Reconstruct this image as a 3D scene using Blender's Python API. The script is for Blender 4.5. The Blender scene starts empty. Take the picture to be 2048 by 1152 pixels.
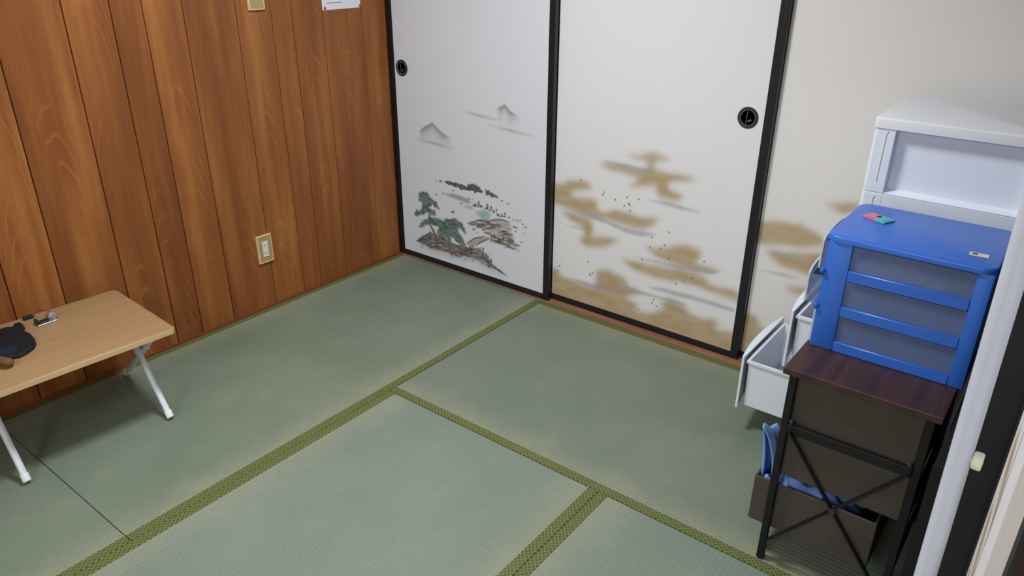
import bpy, bmesh, math, random
import numpy as np
from mathutils import Vector, Matrix

random.seed(7)
rng = np.random.default_rng(11)
scene = bpy.context.scene
C = scene.collection

# ------------------------------------------------------------------ camera
cam_d = bpy.data.cameras.new('camera')
cam_d.sensor_fit = 'HORIZONTAL'
cam_d.sensor_width = 36.0
cam_d.lens = 36.0 * 1507.6 / 2048.0
cam_d.clip_start = 0.01
cam = bpy.data.objects.new('camera', cam_d)
C.objects.link(cam)
YAW, PITCH, ROLL = 0.65872, -0.43556, 0.005775
fw = Vector((-math.sin(YAW) * math.cos(PITCH), math.cos(YAW) * math.cos(PITCH), math.sin(PITCH)))
rt = fw.cross(Vector((0, 0, 1))).normalized()
up = rt.cross(fw)
r2 = rt * math.cos(ROLL) + up * math.sin(ROLL)
u2 = -rt * math.sin(ROLL) + up * math.cos(ROLL)
mw = Matrix((r2, u2, -fw)).transposed().to_4x4()
mw.translation = Vector((2.5953, -2.4334, 1.4458))
cam.matrix_world = mw
scene.camera = cam

# ------------------------------------------------------------------ world, lights, exposure
world = bpy.data.worlds.new('world')
scene.world = world
world.use_nodes = True
world.node_tree.nodes['Background'].inputs[0].default_value = (0.80, 0.85, 1.0, 1)
world.node_tree.nodes['Background'].inputs[1].default_value = 0.25

def area_light(name, loc, size, power, color, shape='DISK', rot=(0, 0, 0), size_y=None):
    d = bpy.data.lights.new(name, 'AREA')
    d.shape = shape
    d.size = size
    if size_y:
        d.size_y = size_y
    d.energy = power
    d.color = color
    o = bpy.data.objects.new(name, d)
    o.location = loc
    o.rotation_euler = rot
    C.objects.link(o)
    return o

# the ceiling lamp in the middle of the small room
area_light('ceiling_lamp_light', (1.22, -1.28, 2.26), 0.42, 39.0, (0.90, 0.952, 1.0))
# fill lamp added behind the camera, in an added neighbouring room
area_light('added_fill_light', (2.05, -4.35, 2.20), 1.30, 80.0, (0.88, 0.945, 1.0))

vs = scene.view_settings
scene.display_settings.display_device = 'sRGB'
vs.view_transform = 'Standard'
vs.look = 'None'
vs.exposure = 0.0
vs.gamma = 1.0
vs.use_curve_mapping = False

# ------------------------------------------------------------------ helpers
def S1(c):
    c = c / 255.0
    return c / 12.92 if c <= 0.04045 else ((c + 0.055) / 1.055) ** 2.4

def S(r, g, b):
    return (S1(r), S1(g), S1(b), 1.0)

class NT:
    def __init__(self, name):
        self.mat = bpy.data.materials.new(name)
        self.mat.use_nodes = True
        self.t = self.mat.node_tree
        self.bsdf = self.t.nodes['Principled BSDF']
        self.out = self.t.nodes['Material Output']
    def n(self, typ, **kw):
        nd = self.t.nodes.new(typ)
        for k, v in kw.items():
            setattr(nd, k, v)
        return nd
    def link(self, a, b):
        self.t.links.new(a, b)
    def put(self, sock, v):
        if hasattr(v, 'is_output') or isinstance(v, bpy.types.NodeSocket):
            self.link(v, sock)
        else:
            sock.default_value = v
    def math(self, op, a, b=None, c=None, clamp=False):
        nd = self.n('ShaderNodeMath', operation=op, use_clamp=clamp)
        self.put(nd.inputs[0], a)
        if b is not None:
            self.put(nd.inputs[1], b)
        if c is not None:
            self.put(nd.inputs[2], c)
        return nd.outputs[0]
    def mix(self, f, a, b, mode='MIX'):
        nd = self.n('ShaderNodeMix', data_type='RGBA', blend_type=mode)
        self.put(nd.inputs[0], f)
        self.put(nd.inputs[6], a)
        self.put(nd.inputs[7], b)
        return nd.outputs[2]
    def coords(self, kind='Object'):
        return self.n('ShaderNodeTexCoord').outputs[kind]
    def xyz(self, v):
        s = self.n('ShaderNodeSeparateXYZ')
        self.link(v, s.inputs[0])
        return s.outputs[0], s.outputs[1], s.outputs[2]
    def comb(self, x, y, z):
        s = self.n('ShaderNodeCombineXYZ')
        self.put(s.inputs[0], x)
        self.put(s.inputs[1], y)
        self.put(s.inputs[2], z)
        return s.outputs[0]
    def scale(self, v, sx, sy, sz):
        m = self.n('ShaderNodeMapping')
        self.link(v, m.inputs[0])
        m.inputs[3].default_value = (sx, sy, sz)
        return m.outputs[0]
    def noise(self, v, scale, detail=3, rough=0.55, dist=0.0):
        nd = self.n('ShaderNodeTexNoise')
        self.link(v, nd.inputs['Vector'])
        nd.inputs['Scale'].default_value = scale
        nd.inputs['Detail'].default_value = detail
        nd.inputs['Roughness'].default_value = rough
        nd.inputs['Distortion'].default_value = dist
        return nd.outputs[0]
    def ramp(self, f, stops):
        r = self.n('ShaderNodeValToRGB')
        e = r.color_ramp.elements
        while len(e) < len(stops):
            e.new(0.5)
        for i, (p, c) in enumerate(stops):
            e[i].position = p
            e[i].color = c if len(c) == 4 else (*c, 1)
        self.link(f, r.inputs[0])
        return r.outputs[0]
    def smooth(self, v, a, b):
        m = self.n('ShaderNodeMapRange', interpolation_type='SMOOTHSTEP')
        self.put(m.inputs[0], v)
        m.inputs[1].default_value = a
        m.inputs[2].default_value = b
        return m.outputs[0]
    def bump(self, h, strength=0.3, dist=0.002):
        b = self.n('ShaderNodeBump')
        b.inputs['Strength'].default_value = strength
        b.inputs['Distance'].default_value = dist
        self.link(h, b.inputs['Height'])
        self.link(b.outputs[0], self.bsdf.inputs['Normal'])
    def base(self, c, rough=0.5, spec=0.5, metal=0.0):
        self.put(self.bsdf.inputs['Base Color'], c)
        self.put(self.bsdf.inputs['Roughness'], rough)
        self.bsdf.inputs['Specular IOR Level'].default_value = spec
        self.bsdf.inputs['Metallic'].default_value = metal
        return self.mat

def plain(name, col, rough=0.5, spec=0.4, var=0.06, scale=25.0, metal=0.0, bump=0.0):
    """colour with a little procedural mottling"""
    m = NT(name)
    v = m.coords('Object')
    f = m.noise(v, scale, 4)
    d = tuple(c * (1 - var * 2) for c in col[:3]) + (1,)
    l = tuple(min(1, c * (1 + var * 2)) for c in col[:3]) + (1,)
    m.base(m.mix(f, d, l), rough, spec, metal)
    if bump:
        m.bump(m.noise(v, scale * 12, 2), bump, 0.001)
    return m.mat

def new_obj(name, me, mat, parent=None):
    o = bpy.data.objects.new(name, me)
    C.objects.link(o)
    if mat is not None:
        me.materials.append(mat)
    if parent is not None:
        o.parent = parent
    return o

def tag(o, label, cat, group=None):
    o['label'] = label
    o['category'] = cat
    if group:
        o['group'] = group
    return o

def thing(name, loc, label=None, cat=None, rotz=0.0, group=None):
    o = bpy.data.objects.new(name, None)
    o.empty_display_size = 0.05
    C.objects.link(o)
    o.location = loc
    o.rotation_euler = (0, 0, rotz)
    if label:
        tag(o, label, cat, group)
    return o

def wloc(p):
    v = Vector((0, 0, 0))
    while p is not None:
        v += p.location
        p = p.parent
    return v

def part(name, bm, mat, parent=None, smooth=False, local=False):
    """bm authored in world coordinates (or in the parent's own frame when local)"""
    if parent is not None and not local:
        bmesh.ops.translate(bm, verts=bm.verts, vec=-wloc(parent))
    bmesh.ops.recalc_face_normals(bm, faces=bm.faces)
    me = bpy.data.meshes.new(name)
    bm.to_mesh(me)
    bm.free()
    if smooth:
        for p in me.polygons:
            p.use_smooth = True
        try:
            me.set_sharp_from_angle(angle=math.radians(40))
        except Exception:
            pass
    return new_obj(name, me, mat, parent)

def structure(o):
    o['kind'] = 'structure'
    return o

def B():
    return bmesh.new()

def box(bm, x0, x1, y0, y1, z0, z1, bev=0.0, seg=2):
    r = bmesh.ops.create_cube(bm, size=1.0)
    vs_ = r['verts']
    for v in vs_:
        v.co = Vector(((x0 + x1) / 2 + v.co.x * (x1 - x0), (y0 + y1) / 2 + v.co.y * (y1 - y0), (z0 + z1) / 2 + v.co.z * (z1 - z0)))
    if bev > 0:
        es = {e for v in vs_ for e in v.link_edges}
        bmesh.ops.bevel(bm, geom=list(es), offset=bev, segments=seg, profile=0.5, affect='EDGES')
    return bm

def bar(bm, p0, p1, w, h, upv=(0, 0, 1)):
    """rectangular bar from p0 to p1"""
    p0, p1 = Vector(p0), Vector(p1)
    d = (p1 - p0).normalized()
    a = d.cross(Vector(upv))
    if a.length < 1e-4:
        a = d.cross(Vector((1, 0, 0)))
    a.normalize()
    b = a.cross(d)
    vs_ = []
    for p in (p0, p1):
        for s, t in ((-1, -1), (1, -1), (1, 1), (-1, 1)):
            vs_.append(bm.verts.new(p + a * s * w / 2 + b * t * h / 2))
    for f in ((0, 1, 2, 3), (7, 6, 5, 4), (0, 4, 5, 1), (1, 5, 6, 2), (2, 6, 7, 3), (3, 7, 4, 0)):
        bm.faces.new([vs_[i] for i in f])
    return bm

def tube(bm, path, r, seg=12, radii=None, cap=True):
    pts = [Vector(p) for p in path]
    rings = []
    prev = None
    for i, p in enumerate(pts):
        if i == 0:
            d = pts[1] - p
        elif i == len(pts) - 1:
            d = p - pts[i - 1]
        else:
            d = (pts[i + 1] - pts[i - 1])
        d.normalize()
        if prev is None:
            a = d.cross(Vector((0, 0, 1)))
            if a.length < 1e-3:
                a = d.cross(Vector((1, 0, 0)))
        else:
            a = prev - d * prev.dot(d)
        a.normalize()
        prev = a
        b = d.cross(a)
        rr = radii[i] if radii else r
        rings.append([bm.verts.new(p + (a * math.cos(t) + b * math.sin(t)) * rr) for t in [2 * math.pi * k / seg for k in range(seg)]])
    for i in range(len(rings) - 1):
        for k in range(seg):
            bm.faces.new((rings[i][k], rings[i][(k + 1) % seg], rings[i + 1][(k + 1) % seg], rings[i + 1][k]))
    if cap:
        bm.faces.new(rings[0][::-1])
        bm.faces.new(rings[-1])
    return bm

def lathe(bm, prof, origin, axis='y', seg=32):
    """profile (radius, height) turned about an axis through origin"""
    o = Vector(origin)
    rings = []
    for r, h in prof:
        ring = []
        for k in range(seg):
            t = 2 * math.pi * k / seg
            c, s = math.cos(t) * r, math.sin(t) * r
            if axis == 'y':
                ring.append(bm.verts.new(o + Vector((c, h, s))))
            elif axis == 'x':
                ring.append(bm.verts.new(o + Vector((h, c, s))))
            else:
                ring.append(bm.verts.new(o + Vector((c, s, h))))
        rings.append(ring)
    for i in range(len(rings) - 1):
        for k in range(seg):
            bm.faces.new((rings[i][k], rings[i][(k + 1) % seg], rings[i + 1][(k + 1) % seg], rings[i + 1][k]))
    bm.faces.new(rings[0][::-1])
    bm.faces.new(rings[-1])
    return bm

def prism(bm, poly, axis, a, b):
    """polygon in the plane across an axis, extruded from a to b"""
    def mk(p, t):
        if axis == 'x':
            return Vector((t, p[0], p[1]))
        if axis == 'y':
            return Vector((p[0], t, p[1]))
        return Vector((p[0], p[1], t))
    v0 = [bm.verts.new(mk(p, a)) for p in poly]
    v1 = [bm.verts.new(mk(p, b)) for p in poly]
    n = len(poly)
    bm.faces.new(v0)
    bm.faces.new(v1[::-1])
    for i in range(n):
        bm.faces.new((v0[i], v0[(i + 1) % n], v1[(i + 1) % n], v1[i]))
    return bm

# ------------------------------------------------------------------ materials of the room
def wood_wall_mat():
    m = NT('orange_brown_plywood')
    v = m.coords('Object')
    x, y, z = m.xyz(v)
    oi = m.n('ShaderNodeObjectInfo')
    rnd = oi.outputs['Random']
    off = m.math('MULTIPLY', rnd, 37.0)
    zz = m.math('ADD', z, off)
    wob = m.noise(m.comb(m.math('MULTIPLY', y, 3.0), off, m.math('MULTIPLY', zz, 0.9)), 2.0, 3)
    yy = m.math('ADD', y, m.math('MULTIPLY', m.math('SUBTRACT', wob, 0.5), 0.10))
    cathedral = m.math('ADD', m.math('MULTIPLY', zz, 1.2), m.math('MULTIPLY', m.math('MULTIPLY', yy, yy), 70.0))
    fine = m.noise(m.comb(m.math('MULTIPLY', y, 60.0), off, m.math('MULTIPLY', zz, 14.0)), 1.0, 4, 0.6)
    rings = m.math('FRACT', m.math('MULTIPLY', m.math('ADD', cathedral, m.math('MULTIPLY', fine, 0.05)), 9.0))
    line = m.math('SUBTRACT', 1.0, m.smooth(rings, 0.0, 0.28))
    patch = m.smooth(m.noise(m.comb(m.math('MULTIPLY', y, 5.0), off, m.math('MULTIPLY', zz, 1.3)), 2.2, 3), 0.46, 0.72)
    fibre = m.noise(m.comb(m.math('MULTIPLY', y, 240.0), off, m.math('MULTIPLY', zz, 7.0)), 1.0, 3, 0.6)
    broad = m.noise(m.comb(m.math('MULTIPLY', y, 9.0), off, m.math('MULTIPLY', zz, 0.8)), 1.6, 3, 0.6)
    col = m.ramp(broad, [(0.25, S(122, 68, 36)), (0.5, S(142, 84, 42)), (0.75, S(168, 109, 57))])
    col = m.mix(m.math('MULTIPLY', m.math('MULTIPLY', line, patch), 0.40), col, S(196, 132, 72))
    col = m.mix(m.math('MULTIPLY', m.smooth(fibre, 0.5, 0.8), 0.35), col, S(108, 54, 30))
    tint = m.math('MULTIPLY_ADD', rnd, 0.22, 0.86)
    col = m.mix(1.0, col, m.comb(tint, m.math('MULTIPLY', tint, m.math('MULTIPLY_ADD', rnd, 0.06, 0.97)), tint), 'MULTIPLY')
    m.base(col, 0.42, 0.35)
    m.bump(fibre, 0.12, 0.001)
    return m.mat

def tatami_mat(name, along, c0, c1, half=0.44):
    """along: 'x' or 'y', the way the woven ridges run"""
    m = NT(name)
    v = m.coords('Object')
    x, y, z = m.xyz(v)
    a, c = (x, y) if along == 'x' else (y, x)
    ridge = m.math('SINE', m.math('MULTIPLY', c, 2 * math.pi / 0.0146))
    rush = m.noise(m.comb(m.math('MULTIPLY', a, 420.0), m.math('MULTIPLY', c, 60.0), 0.0), 1.0, 2, 0.6)
    fleck = m.noise(m.comb(m.math('MULTIPLY', a, 130.0), m.math('MULTIPLY', c, 26.0), 3.0), 1.0, 3, 0.6)
    broad = m.noise(v, 2.6, 3, 0.5)
    worn = m.noise(v, 9.0, 3, 0.6)
    col = m.mix(m.smooth(broad, 0.3, 0.7), c0, c1)
    col = m.mix(m.math('MULTIPLY', m.smooth(worn, 0.50, 0.80), 0.10), col, S(172, 168, 142))
    # rush bleached tan beside the cloth borders
    edge = m.smooth(m.math('ADD', m.math('ABSOLUTE', c), m.math('MULTIPLY', m.math('SUBTRACT', worn, 0.5), 0.10)), half - 0.15, half - 0.01)
    col = m.mix(m.math('MULTIPLY', edge, 0.55), col, S(156, 153, 128))
    col = m.mix(m.math('MULTIPLY', m.smooth(fleck, 0.45, 0.8), 0.32), col, S(104, 124, 104))
    col = m.mix(m.math('MULTIPLY', m.smooth(rush, 0.5, 0.85), 0.25), col, S(178, 184, 158))
    grv = m.smooth(ridge, -1.0, -0.45)
    col = m.mix(m.math('MULTIPLY', m.math('SUBTRACT', 1.0, grv), 0.22), col, S(104, 120, 102))
    m.base(col, 0.62, 0.3)
    m.bump(m.math('ADD', m.math('MULTIPLY', ridge, 0.5), m.math('MULTIPLY', rush, 0.35)), 0.45, 0.0012)
    return m.mat

def border_mat(name, along, shift):
    m = NT(name)
    v = m.coords('Object')
    x, y, z = m.xyz(v)
    a, c = (x, y) if along == 'x' else (y, x)
    c = m.math('ADD', c, shift)
    P = 0.0150
    s = m.math('FRACT', m.math('DIVIDE', m.math('ADD', a, m.math('MULTIPLY', c, 1.15)), P))
    d = m.math('FRACT', m.math('DIVIDE', m.math('SUBTRACT', a, m.math('MULTIPLY', c, 1.15)), P))
    ds = m.math('ABSOLUTE', m.math('SUBTRACT', s, 0.5))
    dd = m.math('ABSOLUTE', m.math('SUBTRACT', d, 0.5))
    mx = m.math('MAXIMUM', ds, dd)
    lattice = m.smooth(mx, 0.34, 0.42)
    ring = m.math('SUBTRACT', 1.0, m.smooth(mx, 0.22, 0.30))
    eye = m.math('SUBTRACT', 1.0, m.smooth(mx, 0.08, 0.13))
    thread = m.noise(v, 700.0, 1)
    col = m.mix(lattice, S(84, 92, 48), S(124, 130, 78))
    col = m.mix(m.math('MULTIPLY', ring, 0.85), col, S(46, 54, 26))
    col = m.mix(m.math('MULTIPLY', eye, 0.8), col, S(132, 138, 82))
    col = m.mix(m.math('MULTIPLY', thread, 0.3), col, S(102, 109, 60))
    m.base(col, 0.6, 0.3)
    m.bump(lattice, 0.25, 0.0006)
    return m.mat

def painted_paper(name):
    m = NT(name)
    at = m.n('ShaderNodeVertexColor')
    at.layer_name = 'print'
    v = m.coords('Object')
    f = m.noise(v, 260.0, 2)
    f2 = m.noise(v, 3.0, 3)
    col = m.mix(m.math('MULTIPLY', f, 0.05), at.outputs[0], S(170, 165, 160))
    col = m.mix(m.math('MULTIPLY', f2, 0.05), col, S(214, 200, 186))
    m.base(col, 0.75, 0.15)
    m.bump(f, 0.06, 0.0005)
    return m.mat

M = {}
M['wallwood'] = wood_wall_mat()
M['dark_gap'] = plain('dark_groove_backing', S(70, 34, 18), 0.8, 0.1)
M['lacquer'] = plain('black_lacquer', S(29, 29, 35), 0.32, 0.4, 0.1, 12)
M['sill'] = None
M['paper'] = painted_paper('printed_fusuma_paper')
M['tatY'] = tatami_mat('rush_weave_along_depth', 'y', S(114, 127, 109), S(124, 134, 117), 0.44)
M['tatX'] = tatami_mat('rush_weave_along_width', 'x', S(113, 125, 109), S(122, 131, 116), 0.459)
M['tatY2'] = tatami_mat('pale_rush_weave', 'y', S(122, 135, 122), S(131, 142, 129), 0.43)
M['heriY'] = border_mat('olive_border_cloth_depth', 'y', 0.0)
M['heriX'] = border_mat('olive_border_cloth_width', 'x', 0.0)
M['plaster'] = plain('pale_plaster', S(214, 206, 192), 0.9, 0.1, 0.03, 40)
M['ceil'] = plain('pale_board_ceiling', S(206, 190, 164), 0.85, 0.1, 0.04, 8)
M['skirt'] = plain('reddish_brown_strip', S(126, 66, 40), 0.5, 0.3)
M['shade_dark'] = plain('shade_dark_board', S(30, 29, 30), 0.6, 0.2)  # near-black colour put in for deep shade, not a stain

def streak_wood(name, ca, cb, along, rough=0.45, freq=60.0, spec=0.4):
    m = NT(name)
    v = m.coords('Object')
    x, y, z = m.xyz(v)
    sx, sy, sz = {'x': (2.0, freq, freq), 'y': (freq, 2.0, freq), 'z': (freq, freq, 2.0)}[along]
    f = m.noise(m.scale(v, sx, sy, sz), 1.0, 4, 0.6, 0.3)
    f2 = m.noise(m.scale(v, sx * .3, sy * .15, sz * .15), 1.0, 2)
    col = m.mix(m.smooth(f, 0.3, 0.7), ca, cb)
    col = m.mix(m.math('MULTIPLY', f2, 0.3), col, ca)
    m.base(col, rough, spec)
    return m.mat

M['sill'] = streak_wood('reddish_sill_wood', S(138, 97, 73), S(172, 127, 98), 'x', 0.4)

# ------------------------------------------------------------------ shell of the room
RX, RY, RZ = 2.622, -2.66, 2.36      # right plane, near plane, ceiling height
NY = -5.6                            # far end of the neighbouring room added for the fill lamp
structure(part('floor', box(B(), -0.05, RX + 0.9, NY, 0.12, -0.08, -0.031), M['sill']))
structure(part('ceiling', box(B(), -0.05, RX + 0.9, NY, 0.14, RZ, RZ + 0.04), M['ceil']))
bm = B()
box(bm, -0.05, 0.86, RY - 0.05, RY, -0.031, RZ)             # beside the wide opening, made to let the fill light in
box(bm, 0.86, RX + 0.9, RY - 0.05, RY, 1.83, RZ)
structure(part('wall_near', bm, M['plaster']))
structure(part('wall_neighbour', box(B(), -0.05, RX + 0.9, NY - 0.05, NY, -0.08, RZ), M['plaster']))
structure(part('wall_neighbour_left', box(B(), -0.10, -0.051, NY, RY, -0.08, RZ), M['plaster']))
bm = B()
box(bm, -0.05, RX + 0.06, 0.095, 0.14, -0.031, RZ)          # behind the sliding doors
box(bm, -0.05, RX + 0.06, 0.0, 0.0949, 1.83, RZ)            # plaster above the head rail
structure(part('wall_back', bm, M['plaster']))
bm = B()
box(bm, RX + 0.028, RX + 0.07, RY, 0.0949, 1.83, RZ)
structure(part('wall_right_upper', bm, M['plaster']))
structure(part('wall_right', box(B(), RX + 0.002, RX + 0.06, -1.04, 0.0, -0.031, 1.829), M['shade_dark']))  # dark colour keeps the gap beside the rack in shade
# the passage outside the open doorway
structure(part('wall_passage', box(B(), RX + 0.9, RX + 0.95, NY, 0.12, -0.08, RZ), M['plaster']))

# grooved wooden wall: one board after another, narrow dark joints between
wall = structure(part('wall_left', box(B(), -0.05, -0.0075, RY, 0.0949, -0.031, RZ), M['dark_gap']))
GRV = [0.0, -0.1375, -0.3465, -0.4945, -0.5905, -0.7415, -0.9475, -1.0895, -1.196, -1.3425, -1.547, -1.7005, -1.84, -2.02, -2.13, -2.27, -2.46, -2.62, -2.66]
for i in range(len(GRV) - 1):
    ya, yb = GRV[i] - 0.0016, GRV[i + 1] + 0.0016
    yc, h = (ya + yb) / 2, (ya - yb) / 2
    if h < 0.005:
        continue
    bm = B()
    box(bm, -0.0074, 0.0, -h, h, 0.0, RZ - 0.002)
    es = [e for e in bm.edges if all(v.co.x > -0.001 for v in e.verts) and abs(e.verts[0].co.y - e.verts[1].co.y) < 1e-5]
    bmesh.ops.bevel(bm, geom=es, offset=0.0012, segments=1, affect='EDGES')
    o = part('board', bm, M['wallwood'], wall, local=True)
    o.location = (0, yc, 0)
# thin edge strip at the floor
structure(part('baseboard_left', box(B(), 0.0002, 0.006, RY, -0.001, 0.0005, 0.012, 0.002), M['skirt']))

# sill and head rail of the sliding doors
bm = B()
box(bm, 0.0, RX, 0.0012, 0.0935, -0.0305, 0.003)
for y0 in (0.0365, 0.064):
    box(bm, 0.0, RX, y0 - 0.0035, y0 - 0.0015, 0.0029, 0.0055)
structure(part('trim_1', bm, M['sill']))
structure(part('trim_2', box(B(), 0.0, RX, -0.012, 0.0945, 1.79, 1.829, 0.003), M['sill']))

# ------------------------------------------------------------------ tatami mats
def tatami(label, x0, x1, y0, y1, mat, along, sides):
    """sides: which edges carry the cloth border"""
    g = 0.0010
    x0, x1, y0, y1 = x0 + g, x1 - g, y0 + g, y1 - g
    cx, cy = (x0 + x1) / 2, (y0 + y1) / 2
    t = thing('tatami_mat', (cx, cy, -0.03), label, 'tatami mat', 0, 'tatami mats on the floor')
    part('rush_cover', box(B(), x0, x1, y0, y1, -0.03, 0.0, 0.002, 2), mat, t)
    w = 0.031
    for s in sides:
        e = 0.0013
        if s == 'x0':
            q = (x0 - .0004, x0 + w, y0, y1)
        elif s == 'x1':
            q = (x1 - w, x1 + .0004, y0, y1)
        elif s == 'y0':
            q = (x0, x1, y0 - .0004, y0 + w)
        else:
            q = (x0, x1, y1 - w, y1 + .0004)
        bm = B()
        lx = (q[0] + q[1]) / 2
        ly = (q[2] + q[3]) / 2
        box(bm, q[0] - lx, q[1] - lx, q[2] - ly, q[3] - ly, -0.02, e, 0.0008, 1)
        o = part('cloth_border', bm, M['heriY'] if s[0] == 'x' else M['heriX'], t, local=True)
        o.location = (lx - cx, ly - cy, 0.03)
    return t

tatami('long green tatami mat along the wooden wall, under the folding table', 0.0, 0.88, -1.846, 0.0, M['tatY'], 'y', ('x0', 'x1'))
tatami('short green tatami mat in the lower left corner, past the borderless seam', 0.0, 0.88, RY, -1.846, M['tatY'], 'y', ('x0', 'x1'))
tatami('green tatami mat along the cloud-painted sliding doors, under the drawer chests', 0.88, RX, -0.918, 0.0, M['tatX'], 'x', ('y0', 'y1'))
tatami('pale tatami mat in the bottom centre, between two bordered seams', 0.88, 1.741, RY, -0.918, M['tatY2'], 'y', ('x0', 'x1'))
tatami('pale ridged tatami mat cut by the bottom edge, nearest the black storage rack', 1.741, RX, RY, -0.918, M['tatY2'], 'y', ('x0', 'x1'))

# ------------------------------------------------------------------ sliding doors with printed paper
GOLD2 = [[(1.221,0.705),(1.263,0.709),(1.321,0.726),(1.362,0.725),(1.407,0.718),(1.364,0.701),(1.345,0.689),(1.351,0.671),(1.408,0.67),(1.463,0.672),(1.523,0.665),(1.497,0.65),(1.451,0.644),(1.404,0.627),(1.415,0.603),(1.468,0.594),(1.451,0.571),(1.411,0.563),(1.369,0.566),(1.354,0.591),(1.356,0.61),(1.308,0.593),(1.248,0.579),(1.272,0.61),(1.288,0.624),(1.218,0.627),(1.156,0.632),(1.101,0.647),(1.154,0.659),(1.216,0.658),(1.285,0.659),(1.318,0.668),(1.311,0.69),(1.265,0.694)],[(0.866,0.532),(0.945,0.535),(0.974,0.557),(1.031,0.568),(1.083,0.557),(1.079,0.54),(1.005,0.521),(0.976,0.507),(1.006,0.488),(1.082,0.503),(1.119,0.499),(1.103,0.462),(1.15,0.451),(1.185,0.475),(1.248,0.477),(1.301,0.472),(1.393,0.489),(1.362,0.466),(1.372,0.452),(1.322,0.428),(1.252,0.42),(1.198,0.428),(1.124,0.424),(1.067,0.424),(1.009,0.429),(0.94,0.435),(0.869,0.442)],[(0.935,0.417),(1.009,0.42),(1.077,0.418),(1.094,0.379),(1.086,0.343),(1.147,0.353),(1.221,0.358),(1.177,0.326),(1.122,0.299),(1.075,0.292),(1.03,0.311),(1.058,0.336),(1.056,0.37),(0.981,0.388)],[(1.333,0.356),(1.397,0.364),(1.446,0.384),(1.493,0.404),(1.558,0.401),(1.563,0.362),(1.541,0.34),(1.605,0.341),(1.648,0.34),(1.615,0.323),(1.552,0.314),(1.487,0.309),(1.436,0.32),(1.383,0.331)],[(1.237,0.276),(1.299,0.284),(1.37,0.29),(1.438,0.296),(1.504,0.305),(1.553,0.31),(1.594,0.297),(1.621,0.272),(1.729,0.279),(1.735,0.24),(1.657,0.242),(1.592,0.255),(1.526,0.253),(1.46,0.247),(1.392,0.241),(1.321,0.247),(1.275,0.256)],[(0.857,0.139),(0.92,0.156),(0.952,0.127),(1.004,0.123),(1.105,0.114),(1.131,0.168),(1.119,0.192),(1.185,0.218),(1.251,0.201),(1.282,0.166),(1.337,0.164),(1.267,0.117),(1.333,0.105),(1.308,0.075),(1.389,0.082),(1.439,0.116),(1.419,0.145),(1.467,0.177),(1.52,0.158),(1.539,0.138),(1.59,0.129),(1.654,0.141),(1.665,0.119),(1.643,0.099),(1.729,0.114),(1.744,-0.001),(1.343,-0.015),(0.861,-0.025)]]
STR2 = [[(1.109,0.661),(1.224,0.666),(1.347,0.662),(1.336,0.65),(1.217,0.649)],[(1.325,0.545),(1.42,0.556),(1.561,0.543),(1.462,0.538)],[(0.93,0.436),(1.076,0.437),(1.152,0.428),(1.235,0.414),(1.383,0.418),(1.308,0.392),(1.245,0.394),(1.162,0.41),(1.068,0.418)],[(0.943,0.358),(1.032,0.365),(1.138,0.36),(1.032,0.358)],[(1.289,0.304),(1.402,0.313),(1.486,0.315),(1.649,0.337),(1.616,0.318),(1.488,0.302),(1.368,0.303)],[(0.983,0.128),(1.142,0.135),(1.282,0.164),(1.54,0.169),(1.504,0.157),(1.382,0.155),(1.238,0.139),(1.105,0.109)],[(1.352,0.192),(1.43,0.206),(1.58,0.212),(1.72,0.207),(1.718,0.193),(1.583,0.193),(1.432,0.188)]]
DOTS2 = [(1.026,0.567),(1.189,0.518),(1.24,0.538),(1.252,0.51),(1.23,0.501),(1.258,0.487),(1.29,0.541),(1.429,0.439),(1.359,0.402),(1.356,0.359),(1.4,0.366),(1.416,0.383),(1.438,0.333),(1.327,0.302),(1.079,0.225),(0.936,0.168),(1.103,0.182),(1.092,0.169),(1.509,0.258),(1.541,0.281),(1.581,0.359),(1.328,0.082),(1.392,0.145),(1.406,0.121),(1.385,0.13),(1.478,0.239),(1.249,0.515),(1.091,0.173),(1.135,0.537),(1.132,0.526),(0.928,0.144)]
GOLD3 = [[(1.952,0.654),(2.034,0.682),(2.097,0.673),(2.076,0.661),(2.027,0.636)],[(1.713,0.53),(1.824,0.566),(1.892,0.571),(1.962,0.548),(1.992,0.519),(1.938,0.497),(1.854,0.485),(1.723,0.462)],[(1.789,0.45),(1.908,0.471),(2.02,0.499),(2.022,0.445),(1.99,0.39),(1.92,0.399),(1.849,0.408)],[(1.869,0.337),(1.946,0.349),(1.967,0.327),(1.909,0.31)],[(1.732,0.195),(1.79,0.193),(1.815,0.149),(1.889,0.153),(2.028,0.17),(2.062,-0.023),(1.737,-0.062)]]
STR3 = [[(1.786,0.443),(1.859,0.453),(1.954,0.455),(1.861,0.442)],[(1.786,0.372),(1.862,0.381),(1.945,0.374),(1.864,0.37)]]
RIDGE = [[(0.307,0.43),(0.325,0.437),(0.355,0.439),(0.389,0.439),(0.424,0.441),(0.446,0.43),(0.458,0.446),(0.48,0.453),(0.503,0.452),(0.524,0.445),(0.541,0.431),(0.535,0.421),(0.513,0.423),(0.496,0.411),(0.48,0.423),(0.457,0.412),(0.44,0.416),(0.411,0.408),(0.394,0.42),(0.365,0.417),(0.331,0.423)],[(0.552,0.44),(0.573,0.44),(0.6,0.432),(0.622,0.424),(0.63,0.414),(0.611,0.415),(0.589,0.413),(0.573,0.416),(0.557,0.417)]]
HAZE = [[(0.299,0.371),(0.358,0.383),(0.411,0.383),(0.456,0.374),(0.473,0.362),(0.444,0.356),(0.398,0.36),(0.346,0.365)],[(0.415,0.338),(0.467,0.346),(0.489,0.336),(0.444,0.332)]]
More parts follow.
